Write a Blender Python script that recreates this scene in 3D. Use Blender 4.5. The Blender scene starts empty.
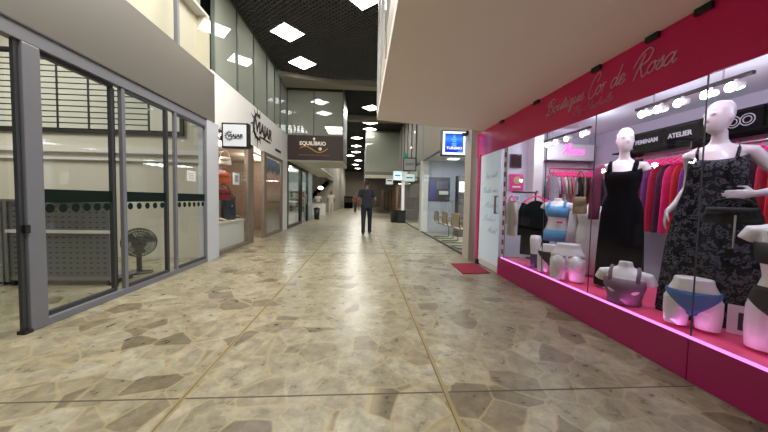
import bpy, math, random
from mathutils import Vector, Matrix, Euler
random.seed(7)
PI = math.pi
COL = bpy.context.scene.collection

# ------------------------------------------------------------------ mesh kit
class MB:
    def __init__(s):
        s.v = []; s.f = []
    def add(s, vs, fs):
        o = len(s.v); s.v += [tuple(p) for p in vs]; s.f += [tuple(i + o for i in f) for f in fs]; return s
    def box(s, x0, y0, z0, x1, y1, z1):
        vs = [(x0,y0,z0),(x1,y0,z0),(x1,y1,z0),(x0,y1,z0),(x0,y0,z1),(x1,y0,z1),(x1,y1,z1),(x0,y1,z1)]
        return s.add(vs, [(0,3,2,1),(4,5,6,7),(0,1,5,4),(1,2,6,5),(2,3,7,6),(3,0,4,7)])
    def obox(s, c, size, rot=(0,0,0)):
        m = Euler(rot).to_matrix(); a = [d/2 for d in size]; c = Vector(c)
        vs = [c + m @ Vector((sx*a[0], sy*a[1], sz*a[2])) for sz in (-1,1) for sx, sy in ((-1,-1),(1,-1),(1,1),(-1,1))]
        return s.add(vs, [(0,3,2,1),(4,5,6,7),(0,1,5,4),(1,2,6,5),(2,3,7,6),(3,0,4,7)])
    def quad(s, a, b, c, d): return s.add([a,b,c,d], [(0,1,2,3)])
    def loft(s, rings, cap=True, closed=True):
        n = len(rings[0]); vs = [p for r in rings for p in r]; fs = []
        for i in range(len(rings)-1):
            for j in range(n if closed else n-1):
                k = (j+1) % n
                fs.append((i*n+j, i*n+k, (i+1)*n+k, (i+1)*n+j))
        if cap and closed:
            fs.append(tuple(reversed(range(n)))); fs.append(tuple((len(rings)-1)*n + j for j in range(n)))
        return s.add(vs, fs)
    def tube(s, pts, r, seg=8, cap=True):
        pts = [Vector(p) for p in pts]; n = len(pts)
        rs = r if isinstance(r, (list, tuple)) else [r]*n
        rings = []; up = None
        for i, p in enumerate(pts):
            t = (pts[min(i+1,n-1)] - pts[max(i-1,0)])
            t = t.normalized() if t.length > 1e-9 else Vector((0,0,1))
            if up is None:
                up = Vector((0,0,1)) if abs(t.z) < .9 else Vector((1,0,0))
            a = t.cross(up)
            if a.length < 1e-4: a = t.cross(Vector((0,1,0)))
            a.normalize(); b = a.cross(t).normalized(); up = b
            rings.append([p + a*(rs[i]*math.cos(2*PI*k/seg)) + b*(rs[i]*math.sin(2*PI*k/seg)) for k in range(seg)])
        return s.loft(rings, cap)
    def rings(s, spec, seg=20, cap=True):
        """spec rows: z, cx, cy, rx, ry (ellipses stacked upward)"""
        R = [[(cx + rx*math.cos(2*PI*k/seg), cy + ry*math.sin(2*PI*k/seg), z) for k in range(seg)] for z, cx, cy, rx, ry in spec]
        return s.loft(R, cap)
    def ell(s, c, r, rot=(0,0,0), u=16, v=10):
        m = Euler(rot).to_matrix(); c = Vector(c); R = []
        for i in range(v+1):
            a = -PI/2 + PI*(i+.02)/(v+.04)
            R.append([c + m @ Vector((r[0]*math.cos(a)*math.cos(2*PI*k/u), r[1]*math.cos(a)*math.sin(2*PI*k/u), r[2]*math.sin(a))) for k in range(u)])
        return s.loft(R)
    def prism(s, poly, fn, a, b):
        """poly: 2d points; fn(u, v, w) -> 3d; extruded from w=a to w=b"""
        n = len(poly)
        vs = [fn(u, v, a) for u, v in poly] + [fn(u, v, b) for u, v in poly]
        fs = [tuple(reversed(range(n))), tuple(n + j for j in range(n))] + [(j, (j+1)%n, n+(j+1)%n, n+j) for j in range(n)]
        return s.add(vs, fs)
    def disc(s, fn, cu, cv, r, w, seg=20):
        return s.add([fn(cu + r*math.cos(2*PI*k/seg), cv + r*math.sin(2*PI*k/seg), w) for k in range(seg)], [tuple(range(seg))])
    def build(s, name, mat, parent=None, smooth=False, remesh=0, bevel=0, subsurf=0, solid=0, sm_iter=4):
        me = bpy.data.meshes.new(name); me.from_pydata(s.v, [], s.f); me.update()
        o = bpy.data.objects.new(name, me); COL.objects.link(o)
        me.materials.append(mat)
        if smooth: me.polygons.foreach_set('use_smooth', [True]*len(me.polygons))
        if parent: o.parent = parent
        if solid:
            m = o.modifiers.new('s', 'SOLIDIFY'); m.thickness = solid; m.offset = 0
        if remesh:
            m = o.modifiers.new('r', 'REMESH'); m.mode = 'VOXEL'; m.voxel_size = remesh; m.use_smooth_shade = True
            m = o.modifiers.new('sm', 'SMOOTH'); m.iterations = sm_iter; m.factor = .5
        if bevel:
            m = o.modifiers.new('b', 'BEVEL'); m.width = bevel; m.segments = 2; m.limit_method = 'ANGLE'
        if subsurf:
            m = o.modifiers.new('ss', 'SUBSURF'); m.levels = subsurf; m.render_levels = subsurf
        return o

def tag(o, label=None, cat=None, group=None, kind=None):
    if label: o['label'] = label
    if cat: o['category'] = cat
    if group: o['group'] = group
    if kind: o['kind'] = kind
    return o
def thing(name, label, cat, loc=(0,0,0), rz=0, group=None):
    o = bpy.data.objects.new(name, None); COL.objects.link(o)
    o.location = loc; o.rotation_euler = (0,0,rz); o.empty_display_size = .1
    return tag(o, label, cat, group)
def setting(name, loc=(0,0,0)):
    o = bpy.data.objects.new(name, None); COL.objects.link(o); o.location = loc; o['kind'] = 'structure'; return o
def struct(name, mb, mat, **k):
    o = mb.build(name, mat, **k); o['kind'] = 'structure'; return o
def dup(root, loc, rz=0, label=None, group=None):
    r = root.copy(); COL.objects.link(r); r.location = loc; r.rotation_euler = (0,0,rz)
    if label: r['label'] = label
    if group: r['group'] = group
    for ch in list(root.children):
        c = ch.copy(); COL.objects.link(c); c.parent = r
        for g in list(ch.children):
            d = g.copy(); COL.objects.link(d); d.parent = c
    return r
def omat(o, m):
    o.material_slots[0].link = 'OBJECT'; o.material_slots[0].material = m

# ------------------------------------------------------------------ materials
def nodes(name):
    m = bpy.data.materials.new(name); m.use_nodes = True
    nt = m.node_tree; nt.nodes.clear(); return m, nt
def N(nt, t, **k):
    n = nt.nodes.new(t)
    for a, b in k.items():
        if a.startswith('i_'): n.inputs[int(a[2:])].default_value = b
        else: setattr(n, a, b)
    return n
def L(nt, a, b): nt.links.new(a, b)
def c4(c): return (c[0], c[1], c[2], 1)
def srgb(r, g, b):
    f = lambda v: (v/255/12.92) if v/255 <= .04045 else ((v/255+.055)/1.055)**2.4
    return (f(r), f(g), f(b))
def pbr(name, col, rough=.5, metal=0, vary=0, scale=8, emit=0, ecol=None, coat=0, bump=0, stretch=None, spec=.5):
    m, nt = nodes(name)
    out = N(nt, 'ShaderNodeOutputMaterial'); b = N(nt, 'ShaderNodeBsdfPrincipled')
    b.inputs['Base Color'].default_value = c4(col); b.inputs['Roughness'].default_value = rough; b.inputs['Metallic'].default_value = metal
    b.inputs['Specular IOR Level'].default_value = spec
    if coat: b.inputs['Coat Weight'].default_value = coat
    if emit:
        b.inputs['Emission Color'].default_value = c4(ecol or col); b.inputs['Emission Strength'].default_value = emit
    if vary or bump:
        tc = N(nt, 'ShaderNodeTexCoord'); no = N(nt, 'ShaderNodeTexNoise'); no.inputs['Scale'].default_value = scale; no.inputs['Detail'].default_value = 4
        if stretch:
            mp = N(nt, 'ShaderNodeMapping'); mp.inputs['Scale'].default_value = stretch; L(nt, tc.outputs['Object'], mp.inputs[0]); L(nt, mp.outputs[0], no.inputs['Vector'])
        else: L(nt, tc.outputs['Object'], no.inputs['Vector'])
        if vary:
            mx = N(nt, 'ShaderNodeMix', data_type='RGBA'); mx.inputs[6].default_value = c4([max(0, x*(1-vary)) for x in col]); mx.inputs[7].default_value = c4([min(1, x*(1+vary)) for x in col])
            L(nt, no.outputs['Fac'], mx.inputs[0]); L(nt, mx.outputs[2], b.inputs['Base Color'])
        if bump:
            bp = N(nt, 'ShaderNodeBump'); bp.inputs['Strength'].default_value = bump; bp.inputs['Distance'].default_value = .01
            L(nt, no.outputs['Fac'], bp.inputs['Height']); L(nt, bp.outputs[0], b.inputs['Normal'])
    L(nt, b.outputs[0], out.inputs[0]); return m
def emis(name, col, s):
    m, nt = nodes(name); out = N(nt, 'ShaderNodeOutputMaterial'); e = N(nt, 'ShaderNodeEmission')
    e.inputs[0].default_value = c4(col); e.inputs[1].default_value = s; L(nt, e.outputs[0], out.inputs[0]); return m
def glassmat(name, tint=(1,1,1), base=.05, edge=.6, solid=0, scol=(.1,.1,.1), rough=0.0):
    """thin pane: transparent + facing-dependent mirror, optional dirty/dark film"""
    m, nt = nodes(name); out = N(nt, 'ShaderNodeOutputMaterial')
    tr = N(nt, 'ShaderNodeBsdfTransparent'); tr.inputs[0].default_value = c4(tint)
    gl = N(nt, 'ShaderNodeBsdfGlossy'); gl.inputs['Roughness'].default_value = rough; gl.inputs[0].default_value = (.95,.97,.97,1)
    src = tr.outputs[0]
    if solid:
        df = N(nt, 'ShaderNodeBsdfDiffuse'); df.inputs[0].default_value = c4(scol); ms = N(nt, 'ShaderNodeMixShader'); ms.inputs[0].default_value = solid
        L(nt, src, ms.inputs[1]); L(nt, df.outputs[0], ms.inputs[2]); src = ms.outputs[0]
    lw = N(nt, 'ShaderNodeLayerWeight'); lw.inputs[0].default_value = .5
    pw = N(nt, 'ShaderNodeMath', operation='POWER'); pw.inputs[1].default_value = 4; L(nt, lw.outputs['Facing'], pw.inputs[0])
    ma = N(nt, 'ShaderNodeMath', operation='MULTIPLY_ADD'); ma.inputs[1].default_value = edge; ma.inputs[2].default_value = base; ma.use_clamp = True; L(nt, pw.outputs[0], ma.inputs[0])
    mx = N(nt, 'ShaderNodeMixShader'); L(nt, ma.outputs[0], mx.inputs[0]); L(nt, src, mx.inputs[1]); L(nt, gl.outputs[0], mx.inputs[2]); L(nt, mx.outputs[0], out.inputs[0])
    return m

def floor_mat():
    m, nt = nodes('crazy_paving_stone'); out = N(nt, 'ShaderNodeOutputMaterial'); b = N(nt, 'ShaderNodeBsdfPrincipled')
    tc = N(nt, 'ShaderNodeTexCoord')
    n1 = N(nt, 'ShaderNodeTexNoise'); n1.inputs['Scale'].default_value = 2.2; n1.inputs['Detail'].default_value = 3; L(nt, tc.outputs['Object'], n1.inputs['Vector'])
    sb = N(nt, 'ShaderNodeVectorMath', operation='SUBTRACT'); sb.inputs[1].default_value = (.5,.5,.5); L(nt, n1.outputs['Color'], sb.inputs[0])
    sc = N(nt, 'ShaderNodeVectorMath', operation='SCALE'); sc.inputs['Scale'].default_value = .13; L(nt, sb.outputs[0], sc.inputs[0])
    ad = N(nt, 'ShaderNodeVectorMath', operation='ADD'); L(nt, tc.outputs['Object'], ad.inputs[0]); L(nt, sc.outputs[0], ad.inputs[1])
    mp = N(nt, 'ShaderNodeMapping'); mp.inputs['Scale'].default_value = (1, 1, 0); mp.inputs['Rotation'].default_value = (0,0,.5); L(nt, ad.outputs[0], mp.inputs[0])
    ve = N(nt, 'ShaderNodeTexVoronoi', feature='DISTANCE_TO_EDGE'); ve.inputs['Scale'].default_value = 4.3; L(nt, mp.outputs[0], ve.inputs['Vector'])
    vc = N(nt, 'ShaderNodeTexVoronoi', feature='F1'); vc.inputs['Scale'].default_value = 4.3; L(nt, mp.outputs[0], vc.inputs['Vector'])
    sp = N(nt, 'ShaderNodeSeparateColor'); L(nt, vc.outputs['Color'], sp.inputs[0])
    cr = N(nt, 'ShaderNodeValToRGB'); e = cr.color_ramp.elements
    e[0].position = 0; e[0].color = c4(srgb(112,103,82)); e[1].position = 1; e[1].color = c4(srgb(164,158,138))
    for p, c in ((.1, srgb(120,110,89)), (.2, srgb(140,131,108)), (.55, srgb(147,139,115)), (.85, srgb(155,147,125))):
        x = e.new(p); x.color = c4(c)
    L(nt, sp.outputs[0], cr.inputs[0])
    # mottling
    n2 = N(nt, 'ShaderNodeTexNoise'); n2.inputs['Scale'].default_value = 9; n2.inputs['Detail'].default_value = 6; n2.inputs['Roughness'].default_value = .7; L(nt, ad.outputs[0], n2.inputs['Vector'])
    r2 = N(nt, 'ShaderNodeValToRGB'); e = r2.color_ramp.elements; e[0].position = .32; e[0].color = (.58,.575,.55,1); e[1].position = .68; e[1].color = (1.24,1.24,1.22,1); L(nt, n2.outputs['Fac'], r2.inputs[0])
    mu = N(nt, 'ShaderNodeMix', data_type='RGBA', blend_type='MULTIPLY'); mu.inputs[0].default_value = .85; L(nt, cr.outputs[0], mu.inputs[6]); L(nt, r2.outputs[0], mu.inputs[7])
    n3 = N(nt, 'ShaderNodeTexNoise'); n3.inputs['Scale'].default_value = 38; n3.inputs['Detail'].default_value = 3; L(nt, tc.outputs['Object'], n3.inputs['Vector'])
    r3 = N(nt, 'ShaderNodeValToRGB'); e = r3.color_ramp.elements; e[0].position = .3; e[0].color = (.72,.7,.66,1); e[1].position = .5; e[1].color = (1.05,1.05,1.05,1); L(nt, n3.outputs['Fac'], r3.inputs[0])
    mu2 = N(nt, 'ShaderNodeMix', data_type='RGBA', blend_type='MULTIPLY'); mu2.inputs[0].default_value = .3; L(nt, mu.outputs[2], mu2.inputs[6]); L(nt, r3.outputs[0], mu2.inputs[7])
    v2 = N(nt, 'ShaderNodeTexVoronoi', feature='F1'); v2.inputs['Scale'].default_value = 15; L(nt, ad.outputs[0], v2.inputs['Vector'])
    s2 = N(nt, 'ShaderNodeSeparateColor'); L(nt, v2.outputs['Color'], s2.inputs[0])
    r4 = N(nt, 'ShaderNodeValToRGB'); e = r4.color_ramp.elements; e[0].position = 0; e[0].color = (.7,.69,.67,1); e[1].position = .8; e[1].color = (1.12,1.12,1.12,1); L(nt, s2.outputs[1], r4.inputs[0])
    mu3 = N(nt, 'ShaderNodeMix', data_type='RGBA', blend_type='MULTIPLY'); mu3.inputs[0].default_value = .55; L(nt, mu2.outputs[2], mu3.inputs[6]); L(nt, r4.outputs[0], mu3.inputs[7]); mu2 = mu3
    # joints
    jr = N(nt, 'ShaderNodeMapRange'); jr.inputs[1].default_value = .01; jr.inputs[2].default_value = .04; jr.inputs[3].default_value = .55; jr.inputs[4].default_value = 0; L(nt, ve.outputs['Distance'], jr.inputs[0])
    mj = N(nt, 'ShaderNodeMix', data_type='RGBA'); mj.inputs[7].default_value = c4(srgb(168,154,116)); L(nt, jr.outputs[0], mj.inputs[0]); L(nt, mu2.outputs[2], mj.inputs[6])
    L(nt, mj.outputs[2], b.inputs['Base Color'])
    rr = N(nt, 'ShaderNodeMapRange'); rr.inputs[3].default_value = .14; rr.inputs[4].default_value = .5; L(nt, n2.outputs['Fac'], rr.inputs[0]); L(nt, rr.outputs[0], b.inputs['Roughness'])
    bp = N(nt, 'ShaderNodeBump'); bp.inputs['Strength'].default_value = .35; bp.inputs['Distance'].default_value = .006; L(nt, n2.outputs['Fac'], bp.inputs['Height']); L(nt, bp.outputs[0], b.inputs['Normal'])
    b.inputs['Specular IOR Level'].default_value = .55
    L(nt, b.outputs[0], out.inputs[0]); return m

def perf_mat():
    m, nt = nodes('perforated_steel'); out = N(nt, 'ShaderNodeOutputMaterial'); b = N(nt, 'ShaderNodeBsdfPrincipled')
    b.inputs['Roughness'].default_value = .4; b.inputs['Metallic'].default_value = .3
    tc = N(nt, 'ShaderNodeTexCoord'); sep = N(nt, 'ShaderNodeSeparateXYZ'); L(nt, tc.outputs['Object'], sep.inputs[0])
    def saw(sock, f, w):
        a = N(nt, 'ShaderNodeMath', operation='MULTIPLY'); a.inputs[1].default_value = f; L(nt, sock, a.inputs[0])
        fr = N(nt, 'ShaderNodeMath', operation='FRACT'); L(nt, a.outputs[0], fr.inputs[0])
        s1 = N(nt, 'ShaderNodeMath', operation='SUBTRACT'); s1.inputs[1].default_value = .5; L(nt, fr.outputs[0], s1.inputs[0])
        ab = N(nt, 'ShaderNodeMath', operation='ABSOLUTE'); L(nt, s1.outputs[0], ab.inputs[0])
        lt = N(nt, 'ShaderNodeMath', operation='LESS_THAN'); lt.inputs[1].default_value = w; L(nt, ab.outputs[0], lt.inputs[0]); return lt.outputs[0]
    mm = N(nt, 'ShaderNodeMath', operation='MULTIPLY'); L(nt, saw(sep.outputs[0], 12, .2), mm.inputs[0]); L(nt, saw(sep.outputs[2], 15, .12), mm.inputs[1])
    mx = N(nt, 'ShaderNodeMix', data_type='RGBA'); mx.inputs[6].default_value = c4(srgb(118,120,118)); mx.inputs[7].default_value = c4(srgb(66,68,66)); L(nt, mm.outputs[0], mx.inputs[0])
    L(nt, mx.outputs[2], b.inputs['Base Color']); L(nt, b.outputs[0], out.inputs[0]); return m

def leopard_mat():
    m, nt = nodes('leopard_print_cloth'); out = N(nt, 'ShaderNodeOutputMaterial'); b = N(nt, 'ShaderNodeBsdfPrincipled'); b.inputs['Roughness'].default_value = .85; b.inputs['Specular IOR Level'].default_value = .1
    tc = N(nt, 'ShaderNodeTexCoord'); no = N(nt, 'ShaderNodeTexNoise'); no.inputs['Scale'].default_value = 18; L(nt, tc.outputs['Object'], no.inputs['Vector'])
    mxv = N(nt, 'ShaderNodeMix', data_type='RGBA', blend_type='LINEAR_LIGHT'); mxv.inputs[0].default_value = .06; L(nt, tc.outputs['Object'], mxv.inputs[6]); L(nt, no.outputs['Color'], mxv.inputs[7])
    v = N(nt, 'ShaderNodeTexVoronoi', feature='F1'); v.inputs['Scale'].default_value = 20; L(nt, mxv.outputs[2], v.inputs['Vector'])
    cr = N(nt, 'ShaderNodeValToRGB'); e = cr.color_ramp.elements; e[0].position = .22; e[0].color = (.004,.004,.006,1); e[1].position = .6; e[1].color = (.004,.004,.006,1)
    for p, c in ((.3, (.055,.055,.072)), (.42, (.085,.085,.11)), (.5, (.012,.012,.016))):
        x = e.new(p); x.color = c4(c)
    L(nt, v.outputs['Distance'], cr.inputs[0]); L(nt, cr.outputs[0], b.inputs['Base Color']); L(nt, b.outputs[0], out.inputs[0]); return m

def wood_mat(name, c1, c2, axis=2):
    m, nt = nodes(name); out = N(nt, 'ShaderNodeOutputMaterial'); b = N(nt, 'ShaderNodeBsdfPrincipled'); b.inputs['Roughness'].default_value = .5
    tc = N(nt, 'ShaderNodeTexCoord'); mp = N(nt, 'ShaderNodeMapping'); s = [22,22,22]; s[axis] = 1.5; mp.inputs['Scale'].default_value = s
    L(nt, tc.outputs['Object'], mp.inputs[0]); no = N(nt, 'ShaderNodeTexNoise'); no.inputs['Scale'].default_value = 1; no.inputs['Detail'].default_value = 5; L(nt, mp.outputs[0], no.inputs['Vector'])
    mx = N(nt, 'ShaderNodeMix', data_type='RGBA'); mx.inputs[6].default_value = c4(c1); mx.inputs[7].default_value = c4(c2); L(nt, no.outputs['Fac'], mx.inputs[0])
    L(nt, mx.outputs[2], b.inputs['Base Color']); L(nt, b.outputs[0], out.inputs[0]); return m

def zramp_mat(name, stops, z0, z1, rough=.4, noise=0, emit=0):
    """vertical multi-colour picture (poster) from object z"""
    m, nt = nodes(name); out = N(nt, 'ShaderNodeOutputMaterial'); b = N(nt, 'ShaderNodeBsdfPrincipled'); b.inputs['Roughness'].default_value = rough
    tc = N(nt, 'ShaderNodeTexCoord'); sep = N(nt, 'ShaderNodeSeparateXYZ'); L(nt, tc.outputs['Object'], sep.inputs[0])
    mr = N(nt, 'ShaderNodeMapRange'); mr.inputs[1].default_value = z0; mr.inputs[2].default_value = z1; L(nt, sep.outputs[2], mr.inputs[0])
    src = mr.outputs[0]
    if noise:
        no = N(nt, 'ShaderNodeTexNoise'); no.inputs['Scale'].default_value = 6; L(nt, tc.outputs['Object'], no.inputs['Vector'])
        a = N(nt, 'ShaderNodeMath', operation='MULTIPLY_ADD'); a.inputs[1].default_value = noise; L(nt, no.outputs['Fac'], a.inputs[0]); L(nt, mr.outputs[0], a.inputs[2]); 
        a2 = N(nt, 'ShaderNodeMath', operation='SUBTRACT'); a2.inputs[1].default_value = noise/2; L(nt, a.outputs[0], a2.inputs[0]); src = a2.outputs[0]
    cr = N(nt, 'ShaderNodeValToRGB'); e = cr.color_ramp.elements
    e[0].position, e[0].color = stops[0][0], c4(stops[0][1]); e[1].position, e[1].color = stops[-1][0], c4(stops[-1][1])
    for p, c in stops[1:-1]:
        x = e.new(p); x.color = c4(c)
    L(nt, src, cr.inputs[0]); L(nt, cr.outputs[0], b.inputs['Base Color'])
    if emit: L(nt, cr.outputs[0], b.inputs['Emission Color']); b.inputs['Emission Strength'].default_value = emit
    L(nt, b.outputs[0], out.inputs[0]); return m

def M_(r,g,b,**k):
    return pbr('c_%d_%d_%d' % (r,g,b), srgb(r,g,b), **k)
FLOOR = floor_mat()
GREYF = pbr('grey_aluminium', srgb(124,125,133), .42, .2)
GREYD = pbr('dark_grey_frame', srgb(62,64,68), .4, .3)
BEIGE = pbr('beige_fascia', srgb(102,97,90), .5, vary=.04, scale=3)
SOFFIT = pbr('cream_soffit', srgb(232,222,214), .6, vary=.02, scale=2)
CREAM = pbr('cream_wall', srgb(212,207,190), .7, vary=.03, scale=1.5)
WHITE = pbr('white_paint', srgb(228,226,222), .5)
WHITEG = pbr('white_gloss', srgb(235,235,235), .25)
BLACK = pbr('black_satin', srgb(16,16,18), .4)
BLACKM = pbr('black_matte', srgb(8,8,10), .9, spec=.1)
LATTICE = pbr('ceiling_lattice', srgb(92,92,92), .6)
DARKC = pbr('dark_ceiling', srgb(14,14,15), .9)
GLASS = glassmat('clear_glass', (.96,.98,.97), .04, .5)
GLASSB = glassmat('shop_window_glass', (.97,.98,.98), .018, .45)
GLASSG = glassmat('green_grey_glass', (.5,.55,.52), .1, .5, solid=.85, scol=srgb(166,170,158), rough=.02)
GLASSC = glassmat('cream_backed_glass', (.9,.9,.88), .07, .2)
PANEL = pbr('light_panel_frame', srgb(220,220,220), .5)
LED = emis('led_panel_white', (1,.975,.93), 17)
LEDF = emis('led_panel_far', (1,.96,.88), 14)
PINK = pbr('magenta_panel', srgb(206,8,92), .25, coat=.2, spec=.4)
PINKB = pbr('magenta_plinth', srgb(176,12,100), .35, coat=.1)
PINKT = pbr('pink_platform_top', srgb(252,92,136), .3)  # saturated pink carries the glow of the edge strip in the base colour
MANN = pbr('mannequin_white_gloss', srgb(226,222,224), .28, coat=.3)
METAL = pbr('brushed_steel', srgb(170,170,172), .3, .9)
WOOD = wood_mat('grey_brown_wood', srgb(88,76,66), srgb(146,130,116))
WOODH = wood_mat('plank_wall_wood', srgb(104,88,74), srgb(178,158,138), axis=1)
DWOOD = wood_mat('dark_sign_wood', srgb(38,22,20), srgb(66,40,34))

# ------------------------------------------------------------------ lettering
FONT = None
def mapfn(org, face):
    o = Vector(org)
    if face == '-x': return lambda u, v, w: o + Vector((-w, -u, v))
    if face == '+x': return lambda u, v, w: o + Vector((w, u, v))
    if face == '-y': return lambda u, v, w: o + Vector((u, -w, v))
    if face == '-z': return lambda u, v, w: o + Vector((u, v, -w))
def text(name, body, size, mat, org, face, parent=None, shear=0, bold=0, align='LEFT', wscale=1):
    cu = bpy.data.curves.new(name, 'FONT'); cu.body = body; cu.size = size; cu.shear = shear; cu.offset = bold; cu.align_x = align; cu.extrude = .002
    o = bpy.data.objects.new(name, cu); COL.objects.link(o)
    dg = bpy.context.evaluated_depsgraph_get(); dg.update()
    me = bpy.data.meshes.new_from_object(o.evaluated_get(dg)); bpy.data.objects.remove(o)
    fn = mapfn(org, face)
    for v in me.vertices: v.co = fn(v.co.x*wscale, v.co.y, v.co.z + .003)
    me.materials.clear(); me.materials.append(mat)
    t = bpy.data.objects.new(name, me); COL.objects.link(t)
    if parent: t.parent = parent
    return t
GL = {
 'a': (1.15, [[(.85,.8),(.55,1),(.2,.8),(.05,.4),(.2,.05),(.5,.08),(.8,.5),(.92,1),(.85,.3),(1.0,0),(1.25,.25)]]),
 'c': (.85, [[(.75,.8),(.5,1),(.15,.75),(.05,.35),(.25,0),(.6,.05),(.95,.3)]]),
 'd': (1.15, [[(.8,.75),(.5,1),(.15,.75),(.05,.35),(.25,0),(.55,.1),(.82,.7),(1.05,2.1),(.85,.6),(.95,.05),(1.25,.25)]]),
 'e': (.85, [[(0,.3),(.45,.5),(.65,.8),(.45,1),(.15,.75),(.1,.3),(.35,0),(.65,.06),(.95,.3)]]),
 'h': (1.1, [[(0,.2),(.4,1.2),(.55,1.9),(.4,2.05),(.27,1.3),(.15,0),(.3,.7),(.6,1),(.8,.8),(.75,.2),(.9,0),(1.15,.25)]]),
 'i': (.55, [[(0,.2),(.25,1),(.2,.25),(.35,0),(.6,.25)], [(.33,1.4),(.36,1.48)]]),
 'l': (.5, [[(0,.2),(.35,1.2),(.48,1.95),(.32,2.05),(.2,1.2),(.18,.2),(.35,0),(.55,.25)]]),
 'o': (.95, [[(.6,1),(.25,.9),(.05,.45),(.25,.03),(.6,.1),(.75,.5),(.6,.98),(.75,.85),(1.05,.9)]]),
 'q': (1.1, [[(.8,.75),(.5,1),(.15,.75),(.05,.35),(.25,0),(.55,.1),(.85,.95),(.7,-.8),(.8,-1),(.95,-.4),(1.15,.25)]]),
 'r': (.72, [[(0,.85),(.15,1.02),(.12,0)], [(.13,.5),(.3,.9),(.58,.98)]]),
 's': (.7, [[(0,.2),(.42,1.1),(.5,.7),(.55,.3),(.32,0),(.08,.12)], [(.4,.02),(.78,.25)]]),
 't': (.6, [[(0,.2),(.35,1.7),(.27,.3),(.42,0),(.65,.25)], [(.08,1.2),(.62,1.27)]]),
 'u': (1.1, [[(0,.3),(.22,1),(.18,.3),(.37,0),(.65,.3),(.85,1),(.8,.2),(.95,0),(1.2,.25)]]),
 'y': (1.0, [[(0,.3),(.2,1),(.2,.4),(.4,.1),(.72,.5),(.88,1),(.68,-.8),(.4,-1),(.35,-.7),(1.05,.25)]]),
 'B': (1.6, [[(.3,-.1),(.5,1),(.72,2.1)], [(-.1,1.4),(.25,2.1),(.9,2.4),(1.4,2.05),(1.25,1.5),(.75,1.15),(1.3,1.0),(1.42,.5),(1.0,.02),(.4,-.1),(-.15,.25)]]),
 'C': (1.25, [[(1.1,1.5),(1.35,2.1),(1.0,2.6),(.4,2.0),(.02,.9),(.25,-.05),(.75,-.15),(1.25,.3)]]),
 'R': (1.6, [[(.3,-.1),(.5,1),(.78,2.2)], [(-.2,1.2),(.25,2.2),(1.0,2.6),(1.55,2.1),(1.3,1.4),(.7,1.1),(.95,.5),(1.3,-.1),(1.7,.2)]]),
 'M': (1.9, [[(-.1,.1),(.15,.1),(.4,1.1),(.65,2.1),(.7,.9),(.78,.2),(1.2,1.2),(1.6,2.1),(1.52,.8),(1.6,0),(1.95,.25)]]),
 'A': (1.5, [[(-.1,.0),(.3,.3),(.7,1.3),(1.05,2.2),(1.1,1),(1.15,0),(1.5,.25)], [(.3,.85),(1.25,.9)]]),
 'S': (1.2, [[(1.2,1.8),(.9,2.2),(.5,1.8),(.8,1.2),(.95,.5),(.5,0),(0,.3)]]),
 'F': (1.3, [[(.3,0),(.5,1),(.75,2.1)], [(.1,1.9),(.7,2.2),(1.4,2.25)], [(.4,1.1),(1.1,1.15)]]),
 ' ': (.7, []),
}
def cr_spline(pts, k=6):
    if len(pts) < 3: return pts
    out = []; P = [pts[0]] + list(pts) + [pts[-1]]
    for i in range(1, len(P)-2):
        p0, p1, p2, p3 = P[i-1], P[i], P[i+1], P[i+2]
        for j in range(k):
            t = j/k; q = []
            for a in range(len(p1)):
                q.append(.5*((2*p1[a]) + (-p0[a]+p2[a])*t + (2*p0[a]-5*p1[a]+4*p2[a]-p3[a])*t*t + (-p0[a]+3*p1[a]-3*p2[a]+p3[a])*t**3))
            out.append(tuple(q))
    out.append(tuple(pts[-1])); return out
def script(name, body, xh, mat, org, face, parent=None, r=.006, shear=.35, width=None):
    fn = mapfn(org, face); tot = sum(GL[c][0] for c in body)*xh; sx = (width/tot) if width else 1
    mb = MB(); x = 0
    for c in body:
        adv, strokes = GL[c]
        for st in strokes:
            pts = cr_spline([(p[0], p[1]) for p in st])
            mb.tube([fn((x + (px + shear*py))*xh*sx, py*xh, .004) for px, py in pts], r, seg=5)
        x += adv
    return mb.build(name, mat, parent, smooth=True)

# ------------------------------------------------------------------ setting: floor, ceiling, walls
struct('floor', MB().quad((-9,-4,0),(7,-4,0),(7,52,0),(-9,52,0)), FLOOR)
BRASS = pbr('brass_joint', srgb(150,134,92), .35, .2, vary=.25, scale=5)
JOINT = pbr('dark_joint', srgb(84,74,58), .7)
for i, X in enumerate((-1.05, .535)):
    o = struct('trim_%d' % (i+1), MB().box(X-.016, -3, 0, X+.016, 30, .0015), BRASS)
    k = MB().box(X-.003 if i == 0 else X-.014, -3, .0015, X+.003 if i == 0 else X-.008, 30, .002).build('dark_joint_line', JOINT, o)
for i, Yv in enumerate((1.725, 6.4, 11.0, 15.6)):
    struct('trim_%d' % (i+3), MB().box(-2.8, Yv-.005, 0, 2.22, Yv+.005, .0012), JOINT)

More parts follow.
